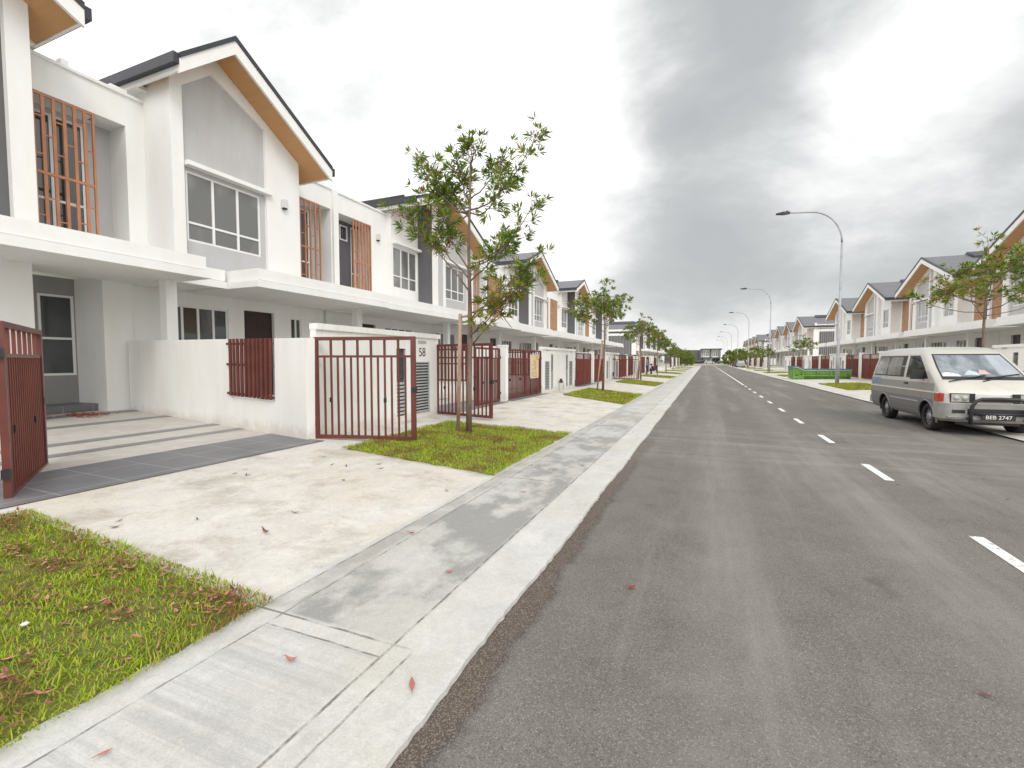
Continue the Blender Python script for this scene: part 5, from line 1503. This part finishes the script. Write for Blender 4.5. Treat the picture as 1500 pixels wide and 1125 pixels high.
single_leaf(-.42, 3.05, .002, .055, .035, .4, REDL, .35, label='dark red curled leaf alone on the asphalt near the kerb')
single_leaf(-3.4, 2.75, .05, .13, .028, -.3, BRL, .25, label='long curled brown leaf in the middle of the driveway')
single_leaf(-1.62, 2.75, .026, .05, .028, 1.1, PINK, .2, label='small red leaf on the damp grey slab')
single_leaf(-2.28, 3.25, .028, .06, .025, .3, REDL, .2, label='red leaf on the joint beside the driveway')
lv_ = ['brown leaf lying on the pale driveway concrete']
for k in range(15):
    x = random.uniform(-5.9, -2.6); y = random.uniform(2.2, 5.2)
    single_leaf(x, y, float(_zs(x)), random.uniform(.04, .10), random.uniform(.012, .028), random.uniform(0, 6.28), random.choice((BRL, REDL, BRL)), random.uniform(.05, .3), label='small dry leaf among others scattered on the near driveway')
for k in range(10):
    x = random.uniform(-2.3, -1.2); y = random.uniform(3.5, 14)
    single_leaf(x, y, .026, random.uniform(.05, .10), .022, random.uniform(0, 6.28), random.choice((REDL, PINK)), .2, label='small reddish leaf among others on the grey pavement slabs')
for k in range(14):
    x = random.uniform(-.9, 3.4); y = random.uniform(2.5, 12)
    single_leaf(x, y, .001, random.uniform(.03, .06), .02, random.uniform(0, 6.28), random.choice((BRL, REDL)), .2, label='tiny dry leaf among others on the asphalt')
def crumple(loc, r_, label):
    r = random.Random(int(loc[0]*100)); bm = bmesh.new(); bmesh.ops.create_icosphere(bm, subdivisions=3, radius=r_)
    for v in bm.verts:
        q = 1 + .35*math.sin(v.co.x*90+1)*math.cos(v.co.y*80) + r.uniform(-.12, .12); v.co *= q; v.co.z *= .45
    me = bpy.data.meshes.new('paper_scrap'); bm.to_mesh(me); bm.free(); me.materials.append(LAMPW)
    o = link('paper_scrap', me); o.location = loc; tag(o, label, 'litter')
crumple((-3.13, .72, .10), .030, 'crumpled white paper scrap on the grass at the left edge')
crumple((-3.32, 1.22, .10), .016, 'small white scrap in the green grass')
# red-brown debris by the doorstep
mb = MB(simple('red_debris', (.28, .07, .045), .7, 0, .3, 20)); r = random.Random(5)
for k in range(90):
    c = (r.gauss(0, .28), r.gauss(0, .16), .01+abs(r.gauss(0, .02))); a_ = r.uniform(0, 6.28); l_ = r.uniform(.05, .2)
    mb.tube([c, (c[0]+math.cos(a_)*l_, c[1]+math.sin(a_)*l_, c[2]+r.uniform(0, .05))], .006, n=4)
o = mb.build('debris_heap'); o.location = (-13.3, 6.1, .205); tag(o, 'small heap of red-brown twigs and debris at the doorstep of the left porch', 'debris heap')

# ------------------------------------------------------------------ sky and sun
W = bpy.data.worlds.new('World'); scn.world = W; W.use_nodes = True
nt = W.node_tree; nt.nodes.clear(); n = N(nt)
out = nt.nodes.new('ShaderNodeOutputWorld'); bg = nt.nodes.new('ShaderNodeBackground')
SUN_EL, SUN_AZ = math.radians(42), math.radians(135)      # azimuth measured clockwise from +Y
sky = n.new('ShaderNodeTexSky', sky_type='NISHITA'); sky.sun_disc = False
sky.sun_elevation = SUN_EL; sky.sun_rotation = SUN_AZ; sky.air_density = 1.2; sky.dust_density = 2.5
tc = n.new('ShaderNodeTexCoord').outputs['Generated']; x, y, z = n.sep(tc)
zc = n.math('MAXIMUM', z, 0.0); dn = n.math('ADD', zc, .22)
pl = n.comb(n.math('DIVIDE', x, dn), n.math('DIVIDE', y, dn), n.math('MULTIPLY', z, .6))
c1 = n.noise(n.mapping(tc, (1, 1, 1.7), (3.3, 1.2, .4)), 2.6, 9, .58, .35)
c2 = n.noise(n.mapping(tc, (1, 1, 1.9), (7.1, 4.6, 1.2)), 6.5, 8, .62, .3)
cl_ = n.math('ADD', n.math('ADD', n.math('MULTIPLY', c1, 1.0), n.math('MULTIPLY', c2, .36)), -.16)
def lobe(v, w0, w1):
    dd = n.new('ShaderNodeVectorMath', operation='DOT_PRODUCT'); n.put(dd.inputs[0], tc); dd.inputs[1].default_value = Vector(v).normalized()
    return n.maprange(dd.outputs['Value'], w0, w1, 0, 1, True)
def dirpx(px, py):
    c = Vector((px-750, -(py-562.5), -680.0)); return (R @ c).normalized()
# broad cloud masses in view: bright break to the upper left and upper right, grey banks between
LOBES = [((-0.55, .62, .56), .80, .98, .24), ((.255, .78, .57), .955, .995, .0)]
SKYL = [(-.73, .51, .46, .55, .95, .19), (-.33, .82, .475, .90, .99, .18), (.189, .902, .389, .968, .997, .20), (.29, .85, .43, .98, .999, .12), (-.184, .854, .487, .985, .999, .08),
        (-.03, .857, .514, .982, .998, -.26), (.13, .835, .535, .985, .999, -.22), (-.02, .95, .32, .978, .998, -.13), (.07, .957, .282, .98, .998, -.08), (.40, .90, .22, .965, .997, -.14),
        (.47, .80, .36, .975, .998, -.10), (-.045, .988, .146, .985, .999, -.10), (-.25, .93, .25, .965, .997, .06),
        (.3, -.9, .4, -.1, .9, .55), (.93, -.25, .35, .5, .98, .5), (-.9, -.3, .4, .5, .98, .35)]  # unseen bright lobes behind and beside the camera, added to light the facades
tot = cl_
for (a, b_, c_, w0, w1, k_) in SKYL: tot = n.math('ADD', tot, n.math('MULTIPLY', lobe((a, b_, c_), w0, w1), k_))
zen = n.maprange(z, .62, .95, 0, .12, True); tot = n.math('ADD', tot, zen)
hz = n.maprange(z, .0, .16, .12, 0, True); tot = n.math('ADD', tot, hz)
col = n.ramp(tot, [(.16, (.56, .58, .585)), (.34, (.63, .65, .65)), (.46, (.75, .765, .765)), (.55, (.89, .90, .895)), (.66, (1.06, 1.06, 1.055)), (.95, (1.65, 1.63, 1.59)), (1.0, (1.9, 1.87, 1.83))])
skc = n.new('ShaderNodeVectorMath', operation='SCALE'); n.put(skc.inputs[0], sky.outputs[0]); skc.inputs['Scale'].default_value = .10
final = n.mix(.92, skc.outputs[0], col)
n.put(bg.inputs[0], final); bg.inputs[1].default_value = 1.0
nt.links.new(bg.outputs[0], out.inputs[0])
sd = bpy.data.lights.new('sun', 'SUN'); sd.energy = 1.1; sd.angle = math.radians(20); sd.color = (1, .98, .95)
so = bpy.data.objects.new('sun', sd); COL.objects.link(so)
sv = Vector((math.sin(SUN_AZ)*math.cos(SUN_EL), math.cos(SUN_AZ)*math.cos(SUN_EL), math.sin(SUN_EL)))
so.rotation_euler = sv.to_track_quat('Z', 'Y').to_euler()
scn.view_settings.view_transform = 'Standard'; scn.view_settings.look = 'None'; scn.view_settings.exposure = -.05; scn.view_settings.gamma = 1
scn.view_settings.use_curve_mapping = False
scn.cycles.max_bounces = 6
